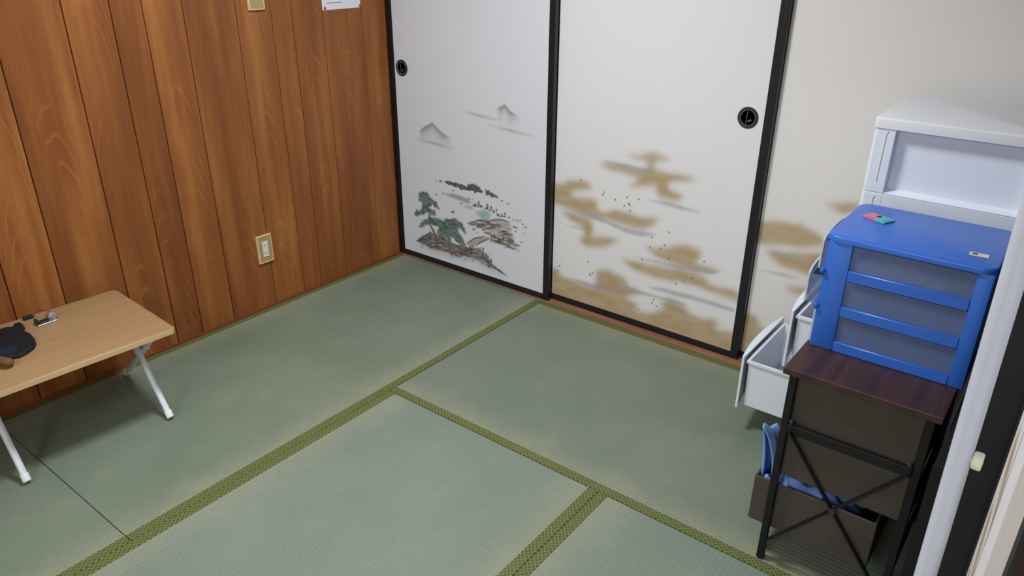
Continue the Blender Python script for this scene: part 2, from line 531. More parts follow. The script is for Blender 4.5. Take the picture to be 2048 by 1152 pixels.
BUSH = [[(0.5,0.32),(0.517,0.335),(0.551,0.347),(0.578,0.342),(0.586,0.326),(0.572,0.311),(0.544,0.298),(0.522,0.3),(0.508,0.308)],[(0.483,0.323),(0.506,0.334),(0.52,0.333),(0.5,0.322)]]
TAN = [[(0.447,0.258),(0.488,0.281),(0.528,0.295),(0.583,0.309),(0.638,0.324),(0.686,0.321),(0.696,0.297),(0.71,0.26),(0.718,0.231),(0.745,0.202),(0.708,0.197),(0.654,0.201),(0.593,0.205),(0.583,0.23),(0.544,0.239),(0.533,0.25),(0.499,0.256)]]
BRIDGE = [[(0.439,0.158),(0.474,0.185),(0.521,0.21),(0.577,0.225),(0.577,0.214),(0.532,0.193),(0.497,0.166),(0.485,0.155),(0.45,0.15)]]
PINE = [[(0.144,0.347),(0.176,0.356),(0.201,0.354),(0.224,0.331),(0.26,0.315),(0.271,0.294),(0.253,0.29),(0.223,0.307),(0.209,0.28),(0.246,0.279),(0.251,0.256),(0.219,0.244),(0.195,0.258),(0.163,0.237),(0.123,0.221),(0.101,0.228),(0.119,0.251),(0.152,0.263),(0.16,0.299),(0.135,0.303),(0.14,0.328)],[(0.133,0.176),(0.168,0.214),(0.213,0.238),(0.263,0.245),(0.293,0.237),(0.312,0.253),(0.342,0.257),(0.372,0.269),(0.412,0.255),(0.44,0.215),(0.434,0.204),(0.406,0.22),(0.382,0.229),(0.387,0.202),(0.416,0.176),(0.433,0.151),(0.415,0.137),(0.38,0.148),(0.35,0.169),(0.32,0.167),(0.284,0.182),(0.26,0.201),(0.229,0.199),(0.185,0.193),(0.139,0.163)],[(0.247,0.174),(0.285,0.202),(0.345,0.178),(0.338,0.159),(0.307,0.154),(0.271,0.155)]]
TRUNK = [[(0.198,0.249),(0.215,0.248),(0.21,0.204),(0.236,0.176),(0.253,0.146),(0.257,0.103),(0.235,0.092),(0.235,0.141),(0.22,0.167),(0.2,0.197)],[(0.32,0.167),(0.344,0.168),(0.338,0.118),(0.31,0.101)]]
GROUND = [[(0.115,0.098),(0.163,0.134),(0.215,0.166),(0.227,0.149),(0.271,0.16),(0.313,0.151),(0.349,0.14),(0.403,0.139),(0.439,0.143),(0.474,0.157),(0.503,0.15),(0.531,0.138),(0.565,0.133),(0.581,0.104),(0.609,0.088),(0.67,0.062),(0.609,0.071),(0.553,0.082),(0.496,0.093),(0.437,0.092),(0.389,0.08),(0.335,0.081),(0.28,0.081),(0.217,0.075),(0.179,0.081),(0.121,0.09)]]
BLOBS = [(0.258,0.424,0.004,0.003),(0.286,0.428,0.009,0.005),(0.299,0.371,0.006,0.003),(0.256,0.358,0.004,0.006),(0.362,0.398,0.006,0.004),(0.459,0.38,0.006,0.004),(0.409,0.347,0.006,0.004),(0.479,0.379,0.003,0.003),(0.646,0.409,0.008,0.003),(0.68,0.403,0.007,0.003),(0.36,0.296,0.008,0.007),(0.347,0.291,0.006,0.003),(0.489,0.354,0.011,0.006),(0.515,0.371,0.005,0.011),(0.529,0.358,0.008,0.007),(0.565,0.366,0.006,0.015),(0.556,0.355,0.008,0.005),(0.586,0.364,0.006,0.01),(0.6,0.349,0.007,0.008),(0.616,0.359,0.004,0.008),(0.624,0.341,0.008,0.006),(0.646,0.343,0.004,0.008),(0.664,0.352,0.005,0.008),(0.688,0.342,0.004,0.007),(0.707,0.335,0.003,0.004),(0.722,0.337,0.003,0.004),(0.735,0.337,0.003,0.005),(0.748,0.342,0.003,0.006),(0.762,0.327,0.003,0.006),(0.777,0.316,0.007,0.003),(0.52,0.361,0.017,0.003),(0.495,0.364,0.005,0.005),(0.501,0.353,0.022,0.003),(0.578,0.351,0.011,0.003),(0.632,0.336,0.016,0.003),(0.659,0.34,0.013,0.003),(0.484,0.239,0.008,0.006),(0.503,0.227,0.005,0.003),(0.145,0.069,0.005,0.004),(0.428,0.077,0.007,0.003),(0.474,0.083,0.006,0.003),(0.537,0.154,0.006,0.011),(0.52,0.152,0.004,0.009),(0.584,0.109,0.007,0.01),(0.554,0.134,0.005,0.007),(0.756,0.242,0.006,0.003),(0.71,0.234,0.006,0.003),(0.723,0.286,0.004,0.004),(0.772,0.288,0.003,0.003),(0.743,0.197,0.003,0.003),(0.716,0.202,0.004,0.003),(0.654,0.236,0.006,0.011),(0.632,0.223,0.009,0.01),(0.605,0.231,0.006,0.01)]
STROKES = [[(0.447,0.258),(0.476,0.272),(0.499,0.274)],[(0.488,0.279),(0.516,0.29),(0.555,0.294)],[(0.499,0.251),(0.533,0.264),(0.566,0.281)],[(0.555,0.26),(0.583,0.271),(0.599,0.27)],[(0.572,0.296),(0.6,0.311),(0.643,0.321),(0.688,0.32)],[(0.627,0.256),(0.654,0.269),(0.675,0.274)],[(0.637,0.245),(0.664,0.258),(0.697,0.257)],[(0.707,0.304),(0.733,0.304)],[(0.544,0.237),(0.572,0.241),(0.594,0.235)],[(0.588,0.231),(0.582,0.198)],[(0.459,0.256),(0.493,0.265)],[(0.51,0.263),(0.55,0.281)],[(0.122,0.097),(0.174,0.117),(0.214,0.141)],[(0.129,0.106),(0.169,0.131),(0.215,0.161)],[(0.192,0.094),(0.231,0.111),(0.256,0.115)],[(0.204,0.075),(0.236,0.093),(0.28,0.099)],[(0.329,0.086),(0.353,0.071)],[(0.348,0.096),(0.389,0.075)],[(0.36,0.107),(0.402,0.1)],[(0.414,0.113),(0.45,0.132),(0.491,0.142)],[(0.438,0.105),(0.473,0.123),(0.508,0.123)],[(0.496,0.11),(0.536,0.111),(0.57,0.091)],[(0.531,0.129),(0.565,0.104),(0.598,0.085)],[(0.604,0.081),(0.637,0.072),(0.673,0.062)],[(0.258,0.147),(0.289,0.145),(0.313,0.131)],[(0.269,0.12),(0.306,0.125)],[(0.343,0.134),(0.391,0.131)],[(0.439,0.16),(0.486,0.195),(0.549,0.222)],[(0.497,0.165),(0.532,0.192),(0.574,0.214)],[(0.665,0.204),(0.697,0.203),(0.718,0.199)],[(0.599,0.211),(0.643,0.208),(0.686,0.214)],[(0.61,0.214),(0.659,0.221)],[(0.713,0.221),(0.75,0.225)]]
MTN_GREY = [(0.617,0.8),(0.637,0.814),(0.645,0.813),(0.661,0.828),(0.691,0.8),(0.713,0.795),(0.744,0.779)]
MTN_TEAL = [(0.161,0.64),(0.205,0.671),(0.229,0.681),(0.247,0.694),(0.275,0.675),(0.309,0.654),(0.365,0.637)]
MIST = [[(0.42,0.77),(0.522,0.765),(0.646,0.756),(0.522,0.755)],[(0.558,0.729),(0.687,0.726),(0.848,0.715),(0.707,0.716)],[(0.125,0.604),(0.248,0.604),(0.387,0.593),(0.26,0.593)]]


class Paint:
    """colour of a printed sheet on a regular grid, in metres (u across, z up)"""
    def __init__(self, u0, u1, z0, z1, step, base):
        self.nu = int(round((u1 - u0) / step)) + 1
        self.nz = int(round((z1 - z0) / step)) + 1
        self.u = np.linspace(u0, u1, self.nu)
        self.z = np.linspace(z0, z1, self.nz)
        self.step = step
        self.img = np.tile(np.array(base[:3]), (self.nz, self.nu, 1))
        self.U, self.Z = np.meshgrid(self.u, self.z)
    def noise(self, cell_u, cell_z, seed):
        r = np.random.default_rng(seed)
        gu = np.arange(self.nu) * self.step / cell_u
        gz = np.arange(self.nz) * self.step / cell_z
        g = r.random((int(gz[-1]) + 3, int(gu[-1]) + 3))
        iu, iz = gu.astype(int), gz.astype(int)
        fu, fz = gu - iu, gz - iz
        fu, fz = fu * fu * (3 - 2 * fu), fz * fz * (3 - 2 * fz)
        a = g[np.ix_(iz, iu)] * (1 - fu) + g[np.ix_(iz, iu + 1)] * fu
        b = g[np.ix_(iz + 1, iu)] * (1 - fu) + g[np.ix_(iz + 1, iu + 1)] * fu
        return a * (1 - fz[:, None]) + b * fz[:, None]
    def mask(self, poly, warp=None):
        U, Z = self.U, self.Z
        if warp is not None:
            U, Z = U + warp[0], Z + warp[1]
        ins = np.zeros(U.shape, bool)
        n = len(poly)
        for i in range(n):
            (xa, ya), (xb, yb) = poly[i], poly[(i + 1) % n]
            if ya == yb:
                continue
            c = (ya > Z) != (yb > Z)
            ins ^= c & (U < (xb - xa) * (Z - ya) / (yb - ya) + xa)
        return ins.astype(float)
    def blur(self, a, sig):
        s = sig / self.step
        if s < 0.3:
            return a
        n = int(3 * s) + 1
        k = np.exp(-0.5 * (np.arange(-n, n + 1) / s) ** 2)
        k /= k.sum()
        p = np.pad(a, ((n, n), (0, 0)), mode='edge')
        a = sum(k[j] * p[j:j + a.shape[0]] for j in range(2 * n + 1))
        p = np.pad(a, ((0, 0), (n, n)), mode='edge')
        return sum(k[j] * p[:, j:j + a.shape[1]] for j in range(2 * n + 1))
    def lay(self, alpha, col):
        al = np.clip(alpha, 0, 1)[..., None]
        self.img = self.img * (1 - al) + np.array(col[:3]) * al
    def blob(self, u, z, ru, rz, col, a=1.0):
        d = np.sqrt(((self.U - u) / ru) ** 2 + ((self.Z - z) / rz) ** 2)
        self.lay(np.clip((1.25 - d) / 0.5, 0, 1) * a, col)
    def stroke(self, pts, w, col, a=1.0):
        D = np.full(self.U.shape, 9.0)
        n = len(pts) - 1
        for i in range(n):
            (xa, ya), (xb, yb) = pts[i], pts[i + 1]
            dx, dy = xb - xa, yb - ya
            L = dx * dx + dy * dy + 1e-9
            t = np.clip(((self.U - xa) * dx + (self.Z - ya) * dy) / L, 0, 1)
            d = np.hypot(self.U - xa - t * dx, self.Z - ya - t * dy)
            tt = (i + t) / n
            ww = w * (0.35 + 0.65 * np.sin(np.pi * np.clip(tt * 0.85 + 0.1, 0, 1)))
            D = np.minimum(D, d / ww)
        self.lay(np.clip((1.3 - D) / 0.8, 0, 1) * a, col)
    def mesh(self, name, place):
        """place(U, Z) -> X, Y, Z arrays"""
        X, Y, Zw = place(self.U, self.Z)
        nv = self.nu * self.nz
        me = bpy.data.meshes.new(name)
        co = np.stack([X.ravel(), Y.ravel(), Zw.ravel()], 1)
        i = np.arange(nv).reshape(self.nz, self.nu)
        q = np.stack([i[:-1, :-1], i[:-1, 1:], i[1:, 1:], i[1:, :-1]], -1).reshape(-1, 4)
        nf = len(q)
        me.vertices.add(nv)
        me.vertices.foreach_set('co', co.ravel().astype(np.float32))
        me.loops.add(nf * 4)
        me.loops.foreach_set('vertex_index', q.ravel().astype(np.int32))
        me.polygons.add(nf)
        me.polygons.foreach_set('loop_start', (np.arange(nf) * 4).astype(np.int32))
        me.update(calc_edges=True)
        me.validate()
        ca = me.color_attributes.new('print', 'FLOAT_COLOR', 'POINT')
        rgba = np.concatenate([self.img.reshape(-1, 3), np.ones((nv, 1))], 1)
        ca.data.foreach_set('color', rgba.ravel().astype(np.float32))
        return me

GOLD_C, GREY_C = S(176, 151, 106), S(158, 160, 168)

def clouds(P, gold, streaks, dots, seed):
    w = ((P.noise(0.05, 0.02, seed) - 0.5) * 0.016, (P.noise(0.05, 0.02, seed + 1) - 0.5) * 0.008)
    grain = 0.94 + 0.22 * (P.noise(0.05, 0.02, seed + 2) - 0.5)
    for poly in gold:
        a = P.blur(P.mask(poly, w), 0.0105)
        P.lay(a * 0.93 * grain, GOLD_C)
    for poly in streaks:
        a = P.blur(P.mask(poly), 0.0040)
        P.lay(a * 0.68, GREY_C)
    for k, (u, z) in enumerate(dots):
        P.blob(u, z, 0.0036, 0.0042, S(96, 84, 70), 0.85)
        if k % 3 == 0:
            P.blob(u + 0.008, z - 0.006, 0.002, 0.002, S(120, 112, 100), 0.6)

def landscape(P):
    w = ((P.noise(0.008, 0.006, 5) - 0.5) * 0.014, (P.noise(0.008, 0.006, 6) - 0.5) * 0.012)
    fine = P.noise(0.005, 0.004, 9)
    ink, brown = S(76, 71, 73), S(92, 83, 78)
    for poly in MIST:
        P.lay(P.blur(P.mask(poly), 0.004) * 0.75, S(150, 142, 138))
    for prof, col in ((MTN_GREY, S(120, 118, 122)), (MTN_TEAL, S(86, 128, 132))):
        us = np.array([p[0] for p in prof])
        zs = np.array([p[1] for p in prof])
        top = np.interp(P.U, us, zs, left=-9, right=-9)
        dep = top - P.Z
        a = np.where((dep > 0) & (top > 0), np.exp(-dep / 0.026), 0)
        end = np.clip((P.U - us[0]) / 0.02, 0, 1) * np.clip((us[-1] - P.U) / 0.05, 0, 1)
        P.lay(P.blur(a * end, 0.0016) * 0.95, col)
    for poly in HAZE:
        P.lay(P.blur(P.mask(poly), 0.005) * 0.7, S(112, 102, 98))
    for poly in RIDGE:
        a = P.blur(P.mask(poly, (w[0] * 0.6, w[1] * 0.7)), 0.0012)
        P.lay(a * (0.8 + 0.35 * fine), ink)
    for poly in BUSH:
        P.lay(P.blur(P.mask(poly, w), 0.003) * (0.4 + 0.6 * fine), S(128, 172, 158))
    for poly in TAN:
        P.lay(P.blur(P.mask(poly, w), 0.006) * (0.35 + 0.45 * P.noise(0.02, 0.008, 21)), S(146, 134, 126))
        s = np.clip((P.noise(0.03, 0.006, 22) - 0.56) * 7, 0, 1)
        P.lay(P.blur(P.mask(poly, w), 0.003) * s * 0.85, S(98, 90, 86))
    for poly in BRIDGE:
        P.lay(P.blur(P.mask(poly), 0.0025) * 0.8, S(178, 142, 142))
    for poly in GROUND:
        a = P.mask(poly, w)
        P.lay(P.blur(np.roll(a, -6, 0), 0.012) * 0.45, S(150, 140, 134))
        P.lay(P.blur(a, 0.0022) * (0.55 + 0.5 * P.noise(0.012, 0.006, 31)), S(104, 94, 88))
        s = np.clip((P.noise(0.022, 0.006, 32) - 0.6) * 6, 0, 1)
        P.lay(P.blur(a, 0.001) * s * 0.7, S(176, 170, 168))
        s = np.clip((P.noise(0.018, 0.005, 33) - 0.58) * 7, 0, 1)
        P.lay(P.blur(a, 0.001) * s * 0.65, S(66, 60, 58))
    for poly in TRUNK:
        P.lay(P.blur(P.mask(poly), 0.0015) * 0.9, S(112, 102, 92))
    for poly in PINE:
        a = P.blur(P.mask(poly, w), 0.0022)
        P.lay(a * 0.92, S(88, 111, 106))
        P.lay(a * np.clip((P.noise(0.016, 0.009, 41) - 0.45) * 4, 0, 1) * 0.75, S(52, 78, 72))
        P.lay(a * np.clip((P.noise(0.007, 0.005, 42) - 0.6) * 5, 0, 1) * 0.5, S(132, 154, 150))
    for (u, z, ru, rz) in BLOBS:
        P.blob(u, z, ru, rz, ink, 0.85)
    for s in STROKES:
        P.stroke(s, 0.0042, S(76, 70, 68), 0.85)

def fusuma(name, x0, x1, yf, paint, stl=0.028, rail=0.026, lname=None):
    """sliding door standing in the back wall, front face at yf"""
    z0, z1 = 0.006, 1.788
    d = thing(name, ((x0 + x1) / 2, yf + 0.01, z0))
    structure(d)
    th = 0.0195
    for a, b in ((x0, x0 + stl), (x1 - stl, x1)):
        part('stile', box(B(), a, b, yf - 0.003, yf + th, z0, z1, 0.0015, 1), M['lacquer'], d)
    for a, b in ((z0, z0 + rail), (z1 - rail, z1)):
        part('rail', box(B(), x0 + stl, x1 - stl, yf - 0.0015, yf + th, a, b, 0.001, 1), M['lacquer'], d)
    part('core', box(B(), x0 + stl, x1 - stl, yf + 0.001, yf + th - 0.002, z0 + rail, z1 - rail), M['corepaper'], d)
    zt = paint.z[-1]
    off = wloc(d)
    me = paint.mesh('paper_print', lambda U, Z: (U - off.x, np.full(U.shape, yf - off.y), Z - off.z))
    new_obj('printed_paper', me, M['paper'], d)
    # the plain upper sheet, one flat face in the same paper
    P = Paint(x0 + stl, x1 - stl, zt, z1 - rail, 0.2, paint.base_col)
    me = P.mesh('plain_print', lambda U, Z: (U - off.x, np.full(U.shape, yf - off.y), Z - off.z))
    new_obj('plain_paper', me, M['paper'], d)
    return d

def hikite(door, x, z, yf):
    """round recessed finger pull"""
    bm = lathe(B(), [(0.0, yf - 0.0008), (0.024, yf - 0.0008), (0.026, yf - 0.0016), (0.0275, yf - 0.0035), (0.034, yf - 0.004), (0.0358, yf - 0.002), (0.036, yf + 0.0012)][::-1], (x, 0, z), 'y', 40)
    o = part('finger_pull', bm, M['pull'], door, True)
    bm = B()
    bar(bm, (x - 0.003, yf - 0.0012, z + 0.021), (x - 0.005, yf - 0.0012, z - 0.020), 0.0016, 0.0016, (0, 1, 0))
    for k in range(5):
        t = -0.9 + 0.35 * k
        bar(bm, (x + 0.002, yf - 0.0012, z - 0.016), (x + 0.002 + 0.013 * math.sin(t + 0.8), yf - 0.0012, z - 0.016 + 0.012 * math.cos(t)), 0.0012, 0.0012, (0, 1, 0))
    lathe(bm, [(0.0245, yf - 0.0012), (0.0250, yf - 0.0024), (0.0264, yf - 0.0024), (0.0268, yf - 0.0012)], (x, 0, z), 'y', 32)  # paler ring put in as the highlight inside the rim
    q = part('pull_ornament', bm, M['pull_mark'], None)
    q.parent = o
    q.location = -wloc(o)

M['corepaper'] = plain('paper_core', S(200, 196, 190), 0.8, 0.1)
M['pull'] = plain('blackened_metal', S(46, 51, 54), 0.4, 0.5, 0.1, 30, 0.1)
M['pull_mark'] = plain('pull_relief_highlight', S(112, 120, 118), 0.4, 0.5, 0.1, 60, 0.1)
PAPER1, PAPER2, PAPER3 = S(220, 223, 231), S(229, 229, 230), S(230, 227, 224)

def sheet(x0, x1, ztop, step, base, stl=0.028, rail=0.026):
    P = Paint(x0 + stl, x1 - stl, 0.006 + rail, ztop, step, base)
    P.base_col = base
    return P

P1 = sheet(0.001, 0.904, 0.86, 0.0022, PAPER1)
landscape(P1)
d1 = fusuma('door_1', 0.001, 0.904, 0.0085, P1)
hikite(d1, 0.074, 0.913, 0.0085)
P2 = sheet(0.872, 1.757, 0.80, 0.003, PAPER2)
clouds(P2, GOLD2, STR2, DOTS2, 60)
d2 = fusuma('door_2', 0.872, 1.757, 0.040, P2, 0.03)
hikite(d2, 1.672, 0.904, 0.040)
P3 = sheet(1.728, RX - 0.002, 0.72, 0.004, PAPER3)
G3 = GOLD3 + [[(u + 0.42, z + 0.03) for u, z in GOLD3[1]], [(u + 0.36, z - 0.05) for u, z in GOLD3[2]], [(2.05, 0.03), (2.1, 0.16), (2.25, 0.13), (2.4, 0.18), (2.55, 0.12), (2.6, 0.03)]]
clouds(P3, G3, STR3, [], 80)
d3 = fusuma('door_3', 1.728, RX - 0.002, 0.066, P3, 0.03)

# the sliding door of the right-hand side, pushed open, seen almost edge on
def side_door():
    xf, ya, yb = RX, -2.045, -1.135
    z0, z1 = 0.006, 1.788
    d = thing('door_4', (xf + 0.01, (ya + yb) / 2, z0))
    structure(d)
    for a, b in ((ya, ya + 0.034), (yb - 0.03, yb)):
        part('stile', box(B(), xf - 0.002, xf + 0.02, a, b, z0, z1, 0.0015, 1), M['lacquer'], d)
    for a, b in ((z0, z0 + 0.026), (z1 - 0.026, z1)):
        part('rail', box(B(), xf - 0.0005, xf + 0.02, ya + 0.034, yb - 0.03, a, b, 0.001, 1), M['lacquer'], d)
    part('core', box(B(), xf + 0.002, xf + 0.018, ya + 0.034, yb - 0.03, z0 + 0.026, z1 - 0.026), M['corepaper'], d)
    P = Paint(-yb + 0.03, -ya - 0.034, 0.032, 1.762, 0.006, PAPER2)
    gold = []
    for (u0, zc, n) in ((1.18, 0.52, 0.5), (1.22, 0.66, 0.42), (1.2, 0.34, 0.5), (1.3, 0.18, 0.5), (1.25, 0.8, 0.3)):
        gold.append([(u0, zc - 0.02), (u0 + n * 0.3, zc + 0.045), (u0 + n * 0.7, zc + 0.03), (u0 + n, zc), (u0 + n * 0.6, zc - 0.04), (u0 + n * 0.2, zc - 0.05)])
    clouds(P, gold, [], [], 90)
    off = wloc(d)
    me = P.mesh('paper_print', lambda U, Z: (np.full(U.shape, xf + 0.001 - off.x), -U - off.y, Z - off.z))
    new_obj('printed_paper', me, M['paper'], d)
    part('paper_overlap', box(B(), xf - 0.0006, xf + 0.0009, ya + 0.034, -1.775, 0.034, 1.76), M['corepaper'], d)
    return d
side_door()
# black post where the right wall begins
structure(part('trim_3', box(B(), 2.552, RX + 0.03, -1.13, -1.045, -0.0, 1.83, 0.004, 2), M['lacquer']))
structure(part('trim_4', box(B(), RX - 0.002, RX + 0.05, RY, -1.13, -0.0305, 0.003), M['sill']))
structure(part('trim_5', box(B(), RX - 0.012, RX + 0.06, RY, -1.13, 1.79, 1.829), M['sill']))

# ------------------------------------------------------------------ things on the wooden wall
M['plate_frame'] = plain('pale_wooden_plate_edge', S(226, 190, 140), 0.5, 0.4, 0.04, 50)
M['plate_face'] = plain('khaki_plate', S(168, 150, 108), 0.5, 0.4, 0.05, 60)
M['socket'] = plain('ivory_socket', S(226, 224, 204), 0.35, 0.5, 0.02)
M['slot'] = plain('dark_slot', S(40, 44, 40), 0.6, 0.2)
M['red'] = plain('red_plastic', S(196, 44, 58), 0.35, 0.5, 0.04)
M['notice'] = plain('white_notice_paper', S(228, 228, 236), 0.7, 0.2, 0.01, 20)
M['notice_ink'] = plain('grey_print', S(140, 138, 150), 0.8, 0.1)

def wall_plate(y0, y1, z0, z1, name, label, cat, sockets):
    t = thing(name, (0.0, (y0 + y1) / 2, z0), label, cat)
    bm = B()
    e = 0.007
    box(bm, 0.0002, 0.011, y0, y0 + e, z0, z1, 0.0015, 1)
    box(bm, 0.0002, 0.011, y1 - e * 0.6, y1, z0, z1, 0.0015, 1)
    box(bm, 0.0002, 0.011, y0 + e, y1 - e * 0.6, z1 - e * 0.9, z1, 0.0015, 1)
    box(bm, 0.0002, 0.011, y0 + e, y1 - e * 0.6, z0, z0 + e * 0.6, 0.0015, 1)
    part('plate_edge', bm, M['plate_frame'], t)
    part('plate_face', box(B(), 0.0002, 0.0095, y0 + e, y1 - e * 0.6, z0 + e * 0.6, z1 - e * 0.9, 0.0008, 1), M['plate_face'], t)
    yc, zc = (y0 + y1) / 2 + 0.001, (z0 + z1) / 2
    if sockets:
        f = part('socket_face', box(B(), 0.009, 0.0125, yc - 0.0135, yc + 0.0135, zc - 0.0335, zc + 0.0335, 0.001, 1), M['socket'], t)
        for dz in (0.017, -0.017):
            for dy in (-0.006, 0.006):
                q = part('slot', box(B(), 0.0119, 0.0128, yc + dy - 0.0011, yc + dy + 0.0011, zc + dz - 0.0042, zc + dz + 0.0042), M['slot'], None)
                q.parent = f
                q.location = -wloc(f)
    else:
        for dz in (0.022, -0.004):
            part('switch', box(B(), 0.009, 0.013, yc - 0.011, yc + 0.011, zc + dz - 0.010, zc + dz + 0.010, 0.0015, 1), M['socket'], t)
    return t

wall_plate(-0.801, -0.731, 0.208, 0.328, 'wall_outlet', 'khaki wall outlet with ivory four-slot socket low on the wooden wall', 'outlet', True)
wall_plate(-0.692, -0.622, 1.194, 1.314, 'wall_switch', 'khaki wall plate cut by the top edge, above the outlet', 'wall plate', False)

nt = part('notice_sheet', box(B(), 0.0003, 0.0009, -0.346, -0.142, 1.173, 1.47), M['notice'])
tag(nt, 'white printed notice sheet pinned to the wooden wall at the top edge', 'paper sheet')
for (ya, yb, z, h) in ((-0.322, -0.243, 1.199, 0.0032), (-0.322, -0.20, 1.2135, 0.003), (-0.322, -0.18, 1.232, 0.003), (-0.322, -0.19, 1.25, 0.003), (-0.322, -0.21, 1.268, 0.003)):
    part('print_line', box(B(), 0.0009, 0.00105, ya, yb, z - h / 2, z + h / 2), M['notice_ink'], nt)
for y, l in ((-0.334, 'red push pin at the lower left corner of the notice'), (-0.1455, 'red push pin at the lower right corner of the notice')):
    p = part('push_pin', lathe(B(), [(0.0012, 0.0009), (0.0052, 0.0012), (0.0058, 0.0030), (0.0045, 0.0052), (0.0, 0.0058)], (0, y, 1.1805), 'x', 16), M['red'], None, True)
    tag(p, l, 'push pin', 'push pins on the notice')

# ------------------------------------------------------------------ folding table
M['tabletop'] = streak_wood('beech_laminate', S(162, 130, 92), S(174, 141, 101), 'y', 0.38, 40.0)
M['table_edge'] = plain('cream_edge_band', S(208, 178, 132), 0.4, 0.4, 0.03)
M['white_metal'] = plain('white_enamelled_steel', S(222, 226, 236), 0.3, 0.5, 0.02, 10)
M['white_cap'] = plain('white_rubber_cap', S(232, 232, 230), 0.5, 0.4, 0.02)
TA = -0.055
tb = thing('folding_table', (0.255, -1.70, 0.0), 'low folding table with pale beech top and crossed white legs by the wooden wall', 'table', TA)
# local frame: x to the room, y to the corner of the room
LX0, LX1, LY0, LY1 = -0.216, 0.217, -0.285, 0.283
bm = B()
box(bm, LX0, LX1, LY0, LY1, 0.3145, 0.332)
ed = [e for e in bm.edges if abs(e.verts[0].co.z - e.verts[1].co.z) > 0.01]
bmesh.ops.bevel(bm, geom=ed, offset=0.018, segments=5, profile=0.5, affect='EDGES')
ed = [e for e in bm.edges if abs(e.verts[0].co.z - e.verts[1].co.z) < 1e-5 and (len(e.link_faces) == 2 and any(abs(f.normal.z) > 0.9 for f in e.link_faces))]
bmesh.ops.bevel(bm, geom=ed, offset=0.006, segments=3, profile=0.5, affect='EDGES')
part('tabletop', bm, M['tabletop'], tb, True, local=True)
bm = B()
box(bm, LX0 - 0.0006, LX1 + 0.0006, LY0 - 0.0006, LY1 + 0.0006, 0.3150, 0.3290)
ed = [e for e in bm.edges if abs(e.verts[0].co.z - e.verts[1].co.z) > 0.005]
bmesh.ops.bevel(bm, geom=ed, offset=0.018, segments=5, profile=0.5, affect='EDGES')
part('edge_band', bm, M['table_edge'], tb, True, local=True)
for yf, yb_ in ((0.224, 0.252), (-0.205, -0.233)):
    for nm, a, b, y in (('f', (0.178, 0.0118), (-0.052, 0.309), yf), ('b', (-0.205, 0.0118), (0.150, 0.309), yb_)):
        pa, pb = Vector((a[0], y, a[1])), Vector((b[0], y, b[1]))
        l = part('leg', tube(B(), [pa, pb], 0.0098, 14), M['white_metal'], tb, True, local=True)
        dd = (pb - pa).normalized()
        bm = B()
        tube(bm, [pa - dd * 0.004, pa - dd * 0.002, pa + dd * 0.020, pa + dd * 0.022], 0.012, 14, [0.0095, 0.0118, 0.0118, 0.0102])
        q = part('foot_cap', bm, M['white_cap'], None, True)
        q.parent = l
    # rivet where the pair crosses
    ym = (yf + yb_) / 2
    part('pivot_bolt', tube(B(), [(0.030, min(yf, yb_) - 0.011, 0.2), (0.030, max(yf, yb_) + 0.011, 0.2)], 0.004, 10), M['white_metal'], tb, True, local=True)
for x, z in ((-0.052, 0.309), (0.150, 0.309)):
    part('cross_bar', tube(B(), [(x, -0.24, z - 0.003), (x, 0.26, z - 0.003)], 0.008, 12), M['white_metal'], tb, True, local=True)

def puffy(bm, outline, z0, h, rings=5, shrink=0.55):
    """soft flat body over an outline: rings drawn in towards the middle and rising"""
    c = Vector((sum(p[0] for p in outline) / len(outline), sum(p[1] for p in outline) / len(outline)))
    n = len(outline)
    prev = [bm.verts.new((p[0], p[1], z0)) for p in outline]
    bm.faces.new(prev[::-1])
    for k in range(1, rings + 1):
        t = k / rings
        s = 1 - shrink * t * t
        z = z0 + h * math.sin(t * math.pi / 2) ** 0.7
        cur = [bm.verts.new((c.x + (p[0] - c.x) * s, c.y + (p[1] - c.y) * s, z + 0.0012 * math.sin(i * 2.1 + k))) for i, p in enumerate(outline)]
        for i in range(n):
            bm.faces.new((prev[i], prev[(i + 1) % n], cur[(i + 1) % n], cur[i]))
        prev = cur
    bm.faces.new(prev)
    return bm

def dense(poly, step=0.008):
    out = []
    n = len(poly)
    for i in range(n):
        a, b = Vector(poly[i]), Vector(poly[(i + 1) % n])
        m = max(1, int((b - a).length / step))
        for k in range(m):
            out.append(tuple(a.lerp(b, k / m)))
    return out

M['black_fabric'] = plain('black_nylon', S(26, 28, 33), 0.7, 0.25, 0.25, 60, 0, 0.3)
M['sheen_fabric'] = plain('bluish_sheen_nylon', S(30, 40, 58), 0.65, 0.25, 0.2, 60, 0, 0.3)
M['tan_leather'] = plain('dull_brown_leather', S(112, 82, 50), 0.6, 0.3, 0.15, 40)
M['grey_cap'] = plain('grey_brown_cap', S(150, 124, 96), 0.5, 0.3, 0.1, 40)
ZT = 0.3325
pz = thing('black_pouch', (0.20, -1.84, ZT), 'black padded fabric pouch with short tabs lying on the table, cut by the left edge', 'pouch')
out = dense([(0.086, -1.930), (0.090, -1.780), (0.095, -1.752), (0.117, -1.748), (0.104, -1.744), (0.101, -1.728), (0.128, -1.722), (0.146, -1.735), (0.190, -1.731), (0.233, -1.736), (0.265, -1.746), (0.288, -1.761), (0.305, -1.788), (0.311, -1.808), (0.300, -1.834), (0.284, -1.862), (0.250, -1.930)], 0.007)
part('body', puffy(B(), out, ZT, 0.013, 5, 0.13), M['black_fabric'], pz, True)
out = dense([(0.235, -1.80), (0.275, -1.793), (0.292, -1.808), (0.284, -1.838), (0.262, -1.862), (0.238, -1.84)], 0.006)
part('sheen_panel', puffy(B(), out, ZT + 0.011, 0.004, 4, 0.15), M['sheen_fabric'], pz, True)  # bluish sheen on the black pouch, put in as a navy patch
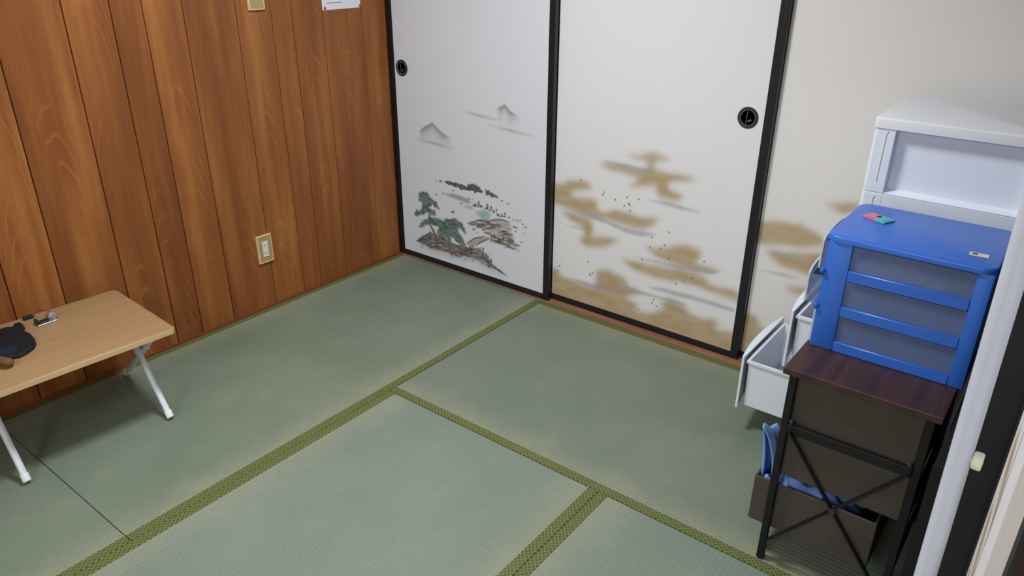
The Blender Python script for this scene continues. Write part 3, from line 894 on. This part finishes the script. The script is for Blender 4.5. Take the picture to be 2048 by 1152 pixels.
part('tab', box(B(), 0.100, 0.128, -1.743, -1.724, ZT + 0.006, ZT + 0.016, 0.003, 2), M['black_fabric'], pz, True)
tg = thing('leather_toggle', (0.345, -1.855, ZT), 'small brown rounded toggle on the table edge beside the black pouch', 'toggle')
a, b = Vector((0.296, -1.874, ZT + 0.020)), Vector((0.356, -1.842, ZT + 0.0145))
ts = [0, .06, .18, .4, .6, .8, .93, 1]
part('body', tube(B(), [a.lerp(b, t) for t in ts], 0, 16, [.004, .0095, .0132, .0140, .0132, .0140, .0105, .004]), M['tan_leather'], tg, True)
ts = [0, .08, .25, .3]
part('cap', tube(B(), [a.lerp(b, t - .01) for t in ts], 0, 16, [.005, .0115, .0146, .0136]), M['grey_cap'], tg, True)

M['silver'] = plain('bright_metal', S(176, 176, 184), 0.42, 0.5, 0.04, 40, 0.7)
M['black_plastic'] = plain('black_plastic', S(38, 34, 32), 0.45, 0.4, 0.1)
M['red_wire'] = plain('red_orange_wire', S(176, 62, 40), 0.45, 0.4, 0.05)
mt = thing('motor_module', (0.135, -1.665, ZT), 'small silver motor on a bracket with a red wire and black plug on the table', 'electronic part')
part('base_plate', box(B(), 0.116, 0.150, -1.692, -1.636, ZT, ZT + 0.004, 0.001, 1), M['silver'], mt)
part('carriage', box(B(), 0.121, 0.145, -1.687, -1.642, ZT + 0.004, ZT + 0.0075, 0.001, 1), M['black_plastic'], mt)
part('end_block', box(B(), 0.119, 0.147, -1.692, -1.683, ZT + 0.003, ZT + 0.017, 0.001, 1), M['black_plastic'], mt)
part('bracket', box(B(), 0.118, 0.148, -1.657, -1.653, ZT + 0.003, ZT + 0.020, 0.001, 1), M['silver'], mt)
part('motor', lathe(B(), [(0.004, 0.0), (0.0128, 0.001), (0.0132, 0.006), (0.0132, 0.021), (0.0118, 0.023), (0.005, 0.0235), (0.004, 0.026), (0.0, 0.026)], (0.133, -1.642, ZT + 0.003), 'z', 24), M['silver'], mt, True)
pw = []
for k in range(15):
    t = k / 14
    pw.append((0.133 - 0.062 * t - 0.012 * math.sin(t * math.pi), -1.640 - 0.040 * t, ZT + 0.004 + 0.024 * (1 - t) ** 1.5 + 0.012 * math.sin(t * math.pi)))
part('wire', tube(B(), pw, 0.0016, 8), M['red_wire'], mt, True)
part('plug', box(B(), 0.055, 0.073, -1.702, -1.672, ZT, ZT + 0.010, 0.003, 2), M['black_plastic'], mt, True)

# ------------------------------------------------------------------ black rack with fabric drawers
M['black_steel'] = plain('black_powder_coat', S(20, 20, 22), 0.45, 0.35, 0.1)
M['rack_top'] = streak_wood('dark_reddish_board', S(50, 33, 33), S(76, 50, 47), 'y', 0.42, 34.0)
M['linen'] = plain('dark_brown_linen', S(80, 74, 67), 0.85, 0.15, 0.10, 130, 0, 0.4)
M['linen_in'] = plain('dark_drawer_lining', S(48, 42, 40), 0.9, 0.1)
M['bolt'] = plain('dull_bolt', S(70, 72, 76), 0.35, 0.5, 0.1, 30, 0.6)
rk = thing('storage_rack', (2.345, -0.675, 0.0), 'black metal rack with dark wood top and brown fabric drawers, under the blue chest', 'storage rack')
RX0, RX1, RYA, RYB = 2.181, 2.509, -0.893, -0.462
RT = 0.568
part('top_board', box(B(), RX0, RX1, RYA, RYB, RT - 0.017, RT, 0.002, 2), M['rack_top'], rk)
for x in (2.203, 2.488):
    for y in (-0.874, -0.480):
        l = part('post', box(B(), x - 0.0085, x + 0.0085, y - 0.0085, y + 0.0085, 0.006, RT - 0.0172, 0.0015, 1), M['black_steel'], rk)
        q = part('foot', lathe(B(), [(0.007, 0.0), (0.0105, 0.002), (0.0105, 0.012), (0.0086, 0.016)], (x, y, 0.0002), 'z', 16), M['black_steel'], None, True)
        q.parent = l
        q.location = -wloc(l)
for y, s in ((-0.8835, -1), (-0.4705, 1)):
    r = part('side_rail', box(B(), 2.2118, 2.4792, y - 0.006 + 0.004, y + 0.006 + 0.004, 0.397, 0.421, 0.001, 1), M['black_steel'], rk)
    for x in (2.219, 2.472):
        q = part('bolt', lathe(B(), [(0.0, s * 0.007), (0.004, s * 0.0065), (0.0055, s * 0.004), (0.0055, 0.0)][::-1], (x, y + 0.004 + s * 0.0055, 0.432), 'y', 14), M['bolt'], None, True)
        q.parent = r
        q.location = -wloc(r)
    yb_ = y + s * 0.004
    part('cross_brace', bar(B(), (2.220, yb_ - 0.002, 0.405), (2.476, yb_ - 0.002, 0.070), 0.0045, 0.0115, (0, 1, 0)), M['black_steel'], rk)
    part('cross_brace', bar(B(), (2.474, yb_ + 0.002, 0.405), (2.214, yb_ + 0.002, 0.072), 0.0045, 0.0115, (0, 1, 0)), M['black_steel'], rk)
    part('cross_joint', lathe(B(), [(0.0, s * 0.005), (0.0075, s * 0.0045), (0.0085, 0.0)][::-1], (2.3465, yb_ + s * 0.004, 0.2385), 'y', 14), M['bolt'], rk, True)
for z in (0.4035, 0.262, 0.095):
    for x in (2.203, 2.488):
        part('shelf_rail', box(B(), x - 0.005, x + 0.005, -0.8635, -0.4885, z - 0.006, z, 0.001, 1), M['black_steel'], rk)

def fabric_drawer(x0, x1, z0, z1, parent):
    ya, yb = -0.864, -0.4905
    w = 0.006
    bm = B()
    box(bm, x0, x1, ya, ya + w, z0, z1, 0.002, 1)
    box(bm, x0, x1, yb - w, yb, z0, z1, 0.002, 1)
    box(bm, x0, x0 + w, ya + w, yb - w, z0, z1, 0.002, 1)
    box(bm, x1 - w, x1, ya + w, yb - w, z0, z1, 0.002, 1)
    box(bm, x0 + w, x1 - w, ya + w, yb - w, z0, z0 + 0.005)
    d = part('fabric_drawer', bm, M['linen'], parent)
    bm = B()
    yc = (ya + yb) / 2
    tube(bm, [(x0 + 0.001, yc - 0.04, z0 + 0.09), (x0 - 0.012, yc - 0.03, z0 + 0.082), (x0 - 0.014, yc, z0 + 0.078), (x0 - 0.012, yc + 0.03, z0 + 0.082), (x0 + 0.001, yc + 0.04, z0 + 0.09)], 0.005, 8)
    q = part('pull_loop', bm, M['linen'], None, True)
    q.parent = d
    q.location = -wloc(d)
    return d
fabric_drawer(2.199, 2.478, 0.404, 0.545, rk)
fabric_drawer(2.199, 2.478, 0.263, 0.396, rk)
fabric_drawer(2.152, 2.440, 0.096, 0.232, rk)

# pale blue cloth stuffed in the lowest drawer, one fold standing up at the drawer front
def cloth():
    bm = B()
    nx, ny = 34, 40
    rows = []
    for i in range(nx):
        row = []
        u = i / (nx - 1)
        for j in range(ny):
            v = j / (ny - 1)
            x = 2.1615 + u * (2.390 - 2.1615)
            y = -0.848 + v * 0.335
            edge = min(1.0, u * 7, (1 - u) * 4, v * 8, (1 - v) * 6)
            z = 0.182 + 0.040 * max(0, edge) ** 0.5 + 0.014 * math.sin(u * 19 + 3 * math.sin(v * 9)) + 0.010 * math.sin(v * 31 + u * 11)
            z = min(z, 0.2555)
            if u > 0.55:
                z -= 0.055 * (u - 0.55) / 0.45
            row.append(bm.verts.new((x, y, z)))
        rows.append(row)
    for i in range(nx - 1):
        for j in range(ny - 1):
            bm.faces.new((rows[i][j], rows[i + 1][j], rows[i + 1][j + 1], rows[i][j + 1]))
    me_o = part('body', bm, M['blue_cloth'], clo, True)
    sm = me_o.modifiers.new('thick', 'SOLIDIFY')
    sm.thickness = 0.003
    # the fold: a soft loop standing up before the drawers above
    bm = B()
    nu, nv = 26, 22
    rows = []
    for i in range(nu):
        t = i / (nu - 1)
        row = []
        a = math.pi * t
        for j in range(nv):
            v = j / (nv - 1)
            y = -0.842 + 0.15 * v + 0.006 * math.sin(t * 9)
            H = 0.160 * (1 - 0.45 * v) + 0.008 * math.sin(v * 14)
            x = 2.1745 - 0.0155 * math.cos(a) - 0.030 * math.sin(a) ** 1.5 * (1 - 0.5 * v) + 0.003 * math.sin(v * 22 + t * 5)
            z = 0.205 + H * math.sin(a) ** 0.8 if 0 < t < 1 else 0.205
            row.append(bm.verts.new((x, y, z)))
        rows.append(row)
    for i in range(nu - 1):
        for j in range(nv - 1):
            bm.faces.new((rows[i][j], rows[i + 1][j], rows[i + 1][j + 1], rows[i][j + 1]))
    o = part('raised_fold', bm, M['blue_cloth'], clo, True)
    sm = o.modifiers.new('thick', 'SOLIDIFY')
    sm.thickness = 0.003
M['blue_cloth'] = plain('pale_blue_towelling', S(140, 175, 245), 0.9, 0.1, 0.08, 60, 0, 0.4)
clo = thing('folded_cloth', (2.27, -0.68, 0.19), 'pale blue cloth stuffed into the lowest fabric drawer', 'cloth')
cloth()

# ------------------------------------------------------------------ blue plastic chest of drawers
M['blue'] = plain('glossy_blue_plastic', S(48, 108, 208), 0.34, 0.5, 0.03, 20)
def clear_mat(name, col, alpha, rough=0.35):
    m = NT(name)
    v = m.coords('Object')
    f = m.noise(v, 18.0, 3)
    m.base(m.mix(m.math('MULTIPLY', f, 0.4), col, S(160, 170, 190)), rough, 0.5)
    m.bsdf.inputs['Alpha'].default_value = alpha
    return m.mat
M['clear'] = clear_mat('frosted_clear_plastic', S(104, 132, 190), 0.45)  # blue tint stands in for the blue frame reflecting inside
M['clear_front'] = clear_mat('frosted_drawer_front', S(214, 222, 236), 0.85)
bx0, bx1, bya, byb, bz0, bz1 = 2.191, 2.517, -0.752, -0.472, RT, 0.849
bc = thing('blue_drawer_chest', ((bx0 + bx1) / 2, (bya + byb) / 2, bz0 + 0.0003), 'blue plastic drawer chest with three frosted drawers on the dark rack top', 'drawer chest')
TZ = [(0.569, 0.672), (0.672, 0.760), (0.760, 0.836)]
WIN = [(0.594, 0.658), (0.684, 0.747), (0.773, 0.833)]
bm = B()
box(bm, bx0 - 0.008, bx1 + 0.003, bya - 0.004, byb + 0.003, 0.8355, bz1, 0.0)
ed = [e for e in bm.edges if abs(e.verts[0].co.z - e.verts[1].co.z) > 0.005]
bmesh.ops.bevel(bm, geom=ed, offset=0.030, segments=6, profile=0.5, affect='EDGES')
ed = [e for e in bm.edges if abs(e.verts[0].co.z - e.verts[1].co.z) < 1e-5 and any(f.normal.z > 0.9 for f in e.link_faces)]
bmesh.ops.bevel(bm, geom=ed, offset=0.005, segments=3, profile=0.5, affect='EDGES')
part('top', bm, M['blue'], bc, True)
def blue_side(ya, yb):
    yout = ya if ya < -0.6 else yb
    bm = B()
    for a, b in ((bx0, 2.2435), (2.4865, bx1)):
        box(bm, a, b, ya, yb, bz0 + 0.0003, 0.8354, 0.003, 2)
    for a, b in ((bz0 + 0.0003, 0.594), (0.658, 0.684), (0.747, 0.773), (0.8325, 0.8356)):
        box(bm, 2.2435, 2.4865, ya, yb, a, b, 0.001 if b - a < 0.01 else 0.002, 1)
    o = part('side_frame', bm, M['blue'], bc, True)
    # rounded knob at the front end of every rail
    for z in (0.671, 0.7595):
        q = part('rail_knob', tube(B(), [(bx0 - 0.0065 + d_, yout, z + 0.002) for d_ in (0, .0015, .005, .009, .0115, .0125)], 0.0, 14, [0.0040, 0.0068, 0.0084, 0.0072, 0.0045, 0.001]), M['blue'], None, True)
        q.parent = o
        q.location = -wloc(o)
blue_side(bya, bya + 0.006)
blue_side(byb - 0.006, byb)
part('back', box(B(), bx1 - 0.01, bx1 - 0.0005, bya + 0.0062, byb - 0.0062, bz0 + 0.0003, 0.8354), M['blue'], bc)
part('base', box(B(), bx0 + 0.002, bx1 - 0.01, bya + 0.0062, byb - 0.0062, bz0 + 0.0003, bz0 + 0.008), M['blue'], bc)
for z in (0.671, 0.7595):
    part('divider', box(B(), bx0 + 0.004, bx1 - 0.0105, bya + 0.0062, byb - 0.0062, z - 0.005, z + 0.0005), M['blue'], bc)

def bow_front(x, ya, yb, z0, z1, bow, th, n=16, wall=None):
    """front plate bowed out towards -x"""
    bm = B()
    o, i_ = [], []
    for k in range(n + 1):
        t = k / n
        y = ya + (yb - ya) * t
        s = bow * (1 - (2 * t - 1) ** 2)
        o.append((x - s, y))
        i_.append((x - s + th, y))
    return prism(bm, o + i_[::-1], 'z', z0, z1)

def open_bin(x0, x1, ya, yb, z0, z1, w, lip=0.0, taper=0.0):
    bm = B()
    def ring(ex, z, t=0.0):
        return [bm.verts.new(p) for p in ((x0 - ex + t, ya - ex + t, z), (x1 + ex - t, ya - ex + t, z), (x1 + ex - t, yb + ex - t, z), (x0 - ex + t, yb + ex - t, z))]
    def wallr(a, b):
        for k in range(4):
            bm.faces.new((a[k], a[(k + 1) % 4], b[(k + 1) % 4], b[k]))
    b0 = ring(0, z0, taper)
    t0 = ring(0, z1 - (0.008 if lip else 0))
    rings = [b0, t0]
    if lip:
        rings += [ring(lip, z1 - 0.008), ring(lip, z1)]
    rings += [ring(-w, z1), ring(-w, z0 + w, taper)]
    for a, b in zip(rings, rings[1:]):
        wallr(a, b)
    bm.faces.new(b0[::-1])
    bm.faces.new(rings[-1])
    return bm

for k, ((za, zb), out_) in enumerate(zip(((0.578, 0.652), (0.676, 0.741), (0.764, 0.826)), (0.0, 0.028, 0.010))):
    xf = 2.186 - out_
    d = part('drawer', open_bin(xf + 0.006, xf + 0.314 + out_, bya + 0.0072, byb - 0.0072, za - 0.003 if k else za, zb + 0.003, 0.002), M['clear'], bc)
    q = part('drawer_front', bow_front(xf, bya + 0.007, byb - 0.007, za - 0.002, zb + 0.003, 0.012, 0.0045), M['clear_front'], None, True)
    q.parent = d
    q.location = -wloc(d)

# crumpled clear bag inside the top drawer
def crumple(name, x0, x1, y0, y1, z0, h, mat):
    bm = B()
    nx, ny = 26, 20
    rows = []
    r = np.random.default_rng(3)
    for i in range(nx):
        row = []
        for j in range(ny):
            u, v = i / (nx - 1), j / (ny - 1)
            e = min(1, u * 5, (1 - u) * 5, v * 5, (1 - v) * 5)
            z = z0 + h * e ** 0.6 * (0.55 + 0.45 * r.random())
            row.append(bm.verts.new((x0 + (x1 - x0) * u, y0 + (y1 - y0) * v, z)))
        rows.append(row)
    for i in range(nx - 1):
        for j in range(ny - 1):
            bm.faces.new((rows[i][j], rows[i + 1][j], rows[i + 1][j + 1], rows[i][j + 1]))
    fs = [bm.verts.new(p) for p in ((x0, y0, z0 - 0.0004), (x1, y0, z0 - 0.0004), (x1, y1, z0 - 0.0004), (x0, y1, z0 - 0.0004))]
    bm.faces.new(fs[::-1])
    return part(name, bm, mat, None)
M['bag'] = plain('clouded_plastic_bag', S(170, 176, 190), 0.25, 0.5, 0.1, 40)
o = crumple('plastic_bag', 2.25, 2.44, -0.728, -0.52, 0.7672, 0.045, M['bag'])
tag(o, 'crumpled pale plastic bag inside the top blue drawer', 'bag')

# small things left on the blue top
M['pink'] = plain('pink_card', S(228, 128, 140), 0.45, 0.4, 0.03)
M['teal'] = plain('teal_card', S(96, 186, 196), 0.45, 0.4, 0.03)
M['ink'] = plain('dark_print', S(52, 60, 74), 0.6, 0.2)
M['cream'] = plain('cream_card', S(224, 220, 204), 0.5, 0.3, 0.02)
cd = thing('printed_packet', (2.249, -0.580, bz1 + 0.0006), 'small pink and teal printed packet lying on the blue chest', 'packet', -0.42)
def lpart(name, poly, z0, z1, mat, parent):
    return part(name, prism(B(), poly, 'z', z0, z1), mat, parent, local=True)
lpart('pink_half', [(-0.030, -0.019), (0.004, -0.019), (-0.002, 0.019), (-0.030, 0.019)], 0, 0.0035, M['pink'], cd)
lpart('teal_half', [(0.004, -0.019), (0.030, -0.019), (0.030, 0.019), (-0.002, 0.019)], 0, 0.0036, M['teal'], cd)
lpart('print_mark', [(-0.010, 0.006), (-0.002, -0.002), (0.004, 0.006), (0.0, 0.012), (-0.006, 0.013)], 0.0034, 0.0039, M['ink'], cd)
lpart('print_line', [(-0.022, -0.016), (0.000, -0.016), (0.000, -0.0145), (-0.022, -0.0145)], 0.0034, 0.0038, M['ink'], cd)
lpart('print_line', [(0.022, -0.014), (0.0235, -0.014), (0.0235, 0.014), (0.022, 0.014)], 0.0034, 0.0039, M['ink'], cd)
lb = thing('paper_label', (2.474, -0.686, bz1 + 0.0006), 'small cream label with dark print on the right of the blue top', 'label', 0.05)
lpart('label_sheet', [(-0.018, -0.0095), (0.018, -0.0095), (0.018, 0.0095), (-0.018, 0.0095)], 0, 0.0016, M['cream'], lb)
lpart('print_mark', [(-0.013, -0.004), (-0.003, -0.004), (-0.003, 0.005), (-0.013, 0.005)], 0.0015, 0.0018, M['ink'], lb)

# ------------------------------------------------------------------ white plastic chest behind, its lower drawers pulled out
M['white'] = plain('white_plastic', S(228, 234, 243), 0.4, 0.45, 0.015, 12)
M['white_top'] = plain('greyish_white_plastic', S(224, 226, 231), 0.5, 0.4, 0.015, 12)
M['white_in'] = plain('pale_grey_plastic', S(212, 210, 214), 0.5, 0.4, 0.02, 12)
wx0, wx1, wya, wyb = 2.172, 2.560, -0.420, -0.040
wc = thing('white_drawer_chest', ((wx0 + wx1) / 2, (wya + wyb) / 2, 0.0), 'white plastic drawer chest against the sliding doors, lower drawers pulled out like steps', 'drawer chest')
TIER = [0.084, 0.279, 0.474, 0.669, 0.864, 1.026]
bm = B()
box(bm, wx0 - 0.009, wx1 + 0.004, wya - 0.003, wyb + 0.004, 1.0262, 1.052)
ed = [e for e in bm.edges if abs(e.verts[0].co.z - e.verts[1].co.z) > 0.005]
bmesh.ops.bevel(bm, geom=ed, offset=0.012, segments=4, profile=0.5, affect='EDGES')
ed = [e for e in bm.edges if abs(e.verts[0].co.z - e.verts[1].co.z) < 1e-5 and any(f.normal.z > 0.9 for f in e.link_faces)]
bmesh.ops.bevel(bm, geom=ed, offset=0.004, segments=3, profile=0.5, affect='EDGES')
part('top', bm, M['white_top'], wc, True)
for k in range(5):
    za, zb = TIER[k], TIER[k + 1]
    for ya, yb, s in ((wya, wya + 0.028, 1), (wyb - 0.028, wyb, -1)):
        yo, yi = (ya, yb) if s == 1 else (yb, ya)
        bm = B()
        for a, b in ((wx0, 2.2165), (2.515, wx1)):
            box(bm, a, b, min(yo, yi), max(yo, yi), za + 0.0008, zb, 0.0015, 1)
        # sloping sill under the recessed panel
        zt = za + 0.004 if k == 4 else za + 0.02
        prism(bm, [(yo, za + 0.0008), (yo, zt - 0.030 if zt - 0.030 > za + 0.001 else za + 0.002), (yi - s * 0.003, zt + 0.006), (yi - s * 0.003, za + 0.0008)], 'x', 2.2165, 2.515)
        if k < 4:
            box(bm, 2.2165, 2.515, min(yo, yi), max(yo, yi), zb - 0.038, zb, 0.0015, 1)
        f = part('side_frame', bm, M['white'], wc)
        yp = yi - s * 0.003
        q = part('recessed_panel', box(B(), 2.2165, 2.515, min(yp, yi), max(yp, yi), za + 0.0008, zb), M['white'], None)
        q.parent = f
        q.location = -wloc(f)
        # moulded ridge on the front post
        q = part('moulded_ridge', tube(B(), [(2.1985, yo, zb - 0.006), (2.1955, yo, zb - 0.015), (2.1945, yo, za + 0.030)], 0.0016, 8), M['white_in'], None, True)
        q.parent = f
        q.location = -wloc(f)
    part('back_panel', box(B(), wx1 - 0.012, wx1, wya + 0.0285, wyb - 0.0285, za, zb), M['white'], wc)
    part('shelf', box(B(), wx0 + 0.004, wx1 - 0.0125, wya + 0.0285, wyb - 0.0285, za, za + 0.006), M['white'], wc)
part('plinth', box(B(), wx0, wx1, wya, wyb, 0.058, 0.0835, 0.003, 1), M['white'], wc)
for x in (wx0 + 0.035, wx1 - 0.035):
    for y in (wya + 0.035, wyb - 0.035):
        c = part('caster', lathe(B(), [(0.018, -0.009), (0.022, -0.006), (0.022, 0.006), (0.018, 0.009)], (x, y, 0.0223), 'y', 18), M['black_plastic'], wc, True)
        q = part('caster_fork', box(B(), x - 0.012, x + 0.012, y - 0.014, y + 0.014, 0.040, 0.058, 0.003, 1), M['white_in'], None)
        q.parent = c
        q.location = -wloc(c)
for k, xf in enumerate((1.923, 2.043, 2.130, 2.1635, 2.1635)):
    za, zb = TIER[k], TIER[k + 1]
    ya, yb = wya + 0.0295, wyb - 0.0295
    x0 = xf + 0.016
    zr = zb - 0.017
    bm = open_bin(x0, min(x0 + 0.335, wx1 - 0.02), ya + 0.006, yb - 0.006, za + 0.016, zr, 0.0028, 0.0055, 0.004)
    d = part('drawer', bm, M['white'], wc)
    bm = bow_front(xf, wya + 0.016, wyb - 0.016, za + 0.012, zb - 0.0045, 0.0165, 0.0070, 20)
    lens = [(xf - 0.0165 * (1 - (2 * t / 20 - 1) ** 2), wya + 0.016 + (wyb - wya - 0.032) * t / 20) for t in range(21)]
    prism(bm, lens + [(xf + 0.0058, wyb - 0.016), (xf + 0.0058, wya + 0.016)], 'z', zb - 0.0045, zb - 0.0005)
    q = part('drawer_front', bm, M['white'], None, True)
    q.parent = d
    q.location = -wloc(d)
    # short webs tying the box to its front
    q = part('front_web', box(B(), xf + 0.0058, x0 + 0.001, ya + 0.05, yb - 0.05, za + 0.02, zr - 0.004), M['white_in'], None)
    q.parent = d
    q.location = -wloc(d)

# ------------------------------------------------------------------ white pole by the right-hand side
M['pole'] = plain('white_coated_tube', S(200, 205, 219), 0.38, 0.45, 0.02, 10)
M['knob'] = plain('ivory_knob', S(226, 222, 204), 0.4, 0.4, 0.02)
px, py = 2.5735, -1.483
lean = Vector((-0.0068, 0.0, 0.52)).normalized()
base = Vector((2.569, py, 0.93)) - lean * (0.93 / lean.z)
pl = thing('tension_pole', (base.x, base.y, 0.0), 'white metal pole with an ivory knob standing in front of the blue chest', 'pole')
topz = RZ - 0.001
def onp(z):
    return base + lean * (z / lean.z)
part('lower_tube', tube(B(), [onp(0.02), onp(1.45)], 0.0130, 24), M['pole'], pl, True)
part('upper_tube', tube(B(), [onp(1.449), onp(topz - 0.03)], 0.0110, 24), M['pole'], pl, True)
part('collar', tube(B(), [onp(1.43), onp(1.435), onp(1.475), onp(1.48)], 0, 24, [0.0135, 0.016, 0.016, 0.0125]), M['knob'], pl, True)
part('floor_foot', lathe(B(), [(0.034, 0.0), (0.036, 0.004), (0.030, 0.012), (0.016, 0.022), (0.0142, 0.035)], (base.x, base.y, 0.0015), 'z', 28), M['knob'], pl, True)
tp = onp(topz)
part('ceiling_foot', lathe(B(), [(0.0122, -0.04), (0.016, -0.03), (0.034, -0.012), (0.036, -0.003), (0.034, 0.0)], (tp.x, tp.y, RZ - 0.001), 'z', 28), M['knob'], pl, True)
kp = onp(0.862)
part('knob', lathe(B(), [(0.004, 0.010), (0.006, 0.0125), (0.0105, 0.0135), (0.0118, 0.016), (0.0118, 0.0225), (0.0105, 0.0245), (0.0, 0.025)], (kp.x, kp.y, kp.z), 'x', 20), M['knob'], pl, True)

# dark panel added to fill the shaded gap between rack and pole
fp = thing('shade_panel', (2.534, -0.765, 0.0), 'added dark panel filling the shaded gap between the storage rack and the white pole', 'panel')
part('board', box(B(), 2.522, 2.546, -1.030, -0.500, 0.0015, 0.545, 0.003, 2), M['shade_dark'], fp)
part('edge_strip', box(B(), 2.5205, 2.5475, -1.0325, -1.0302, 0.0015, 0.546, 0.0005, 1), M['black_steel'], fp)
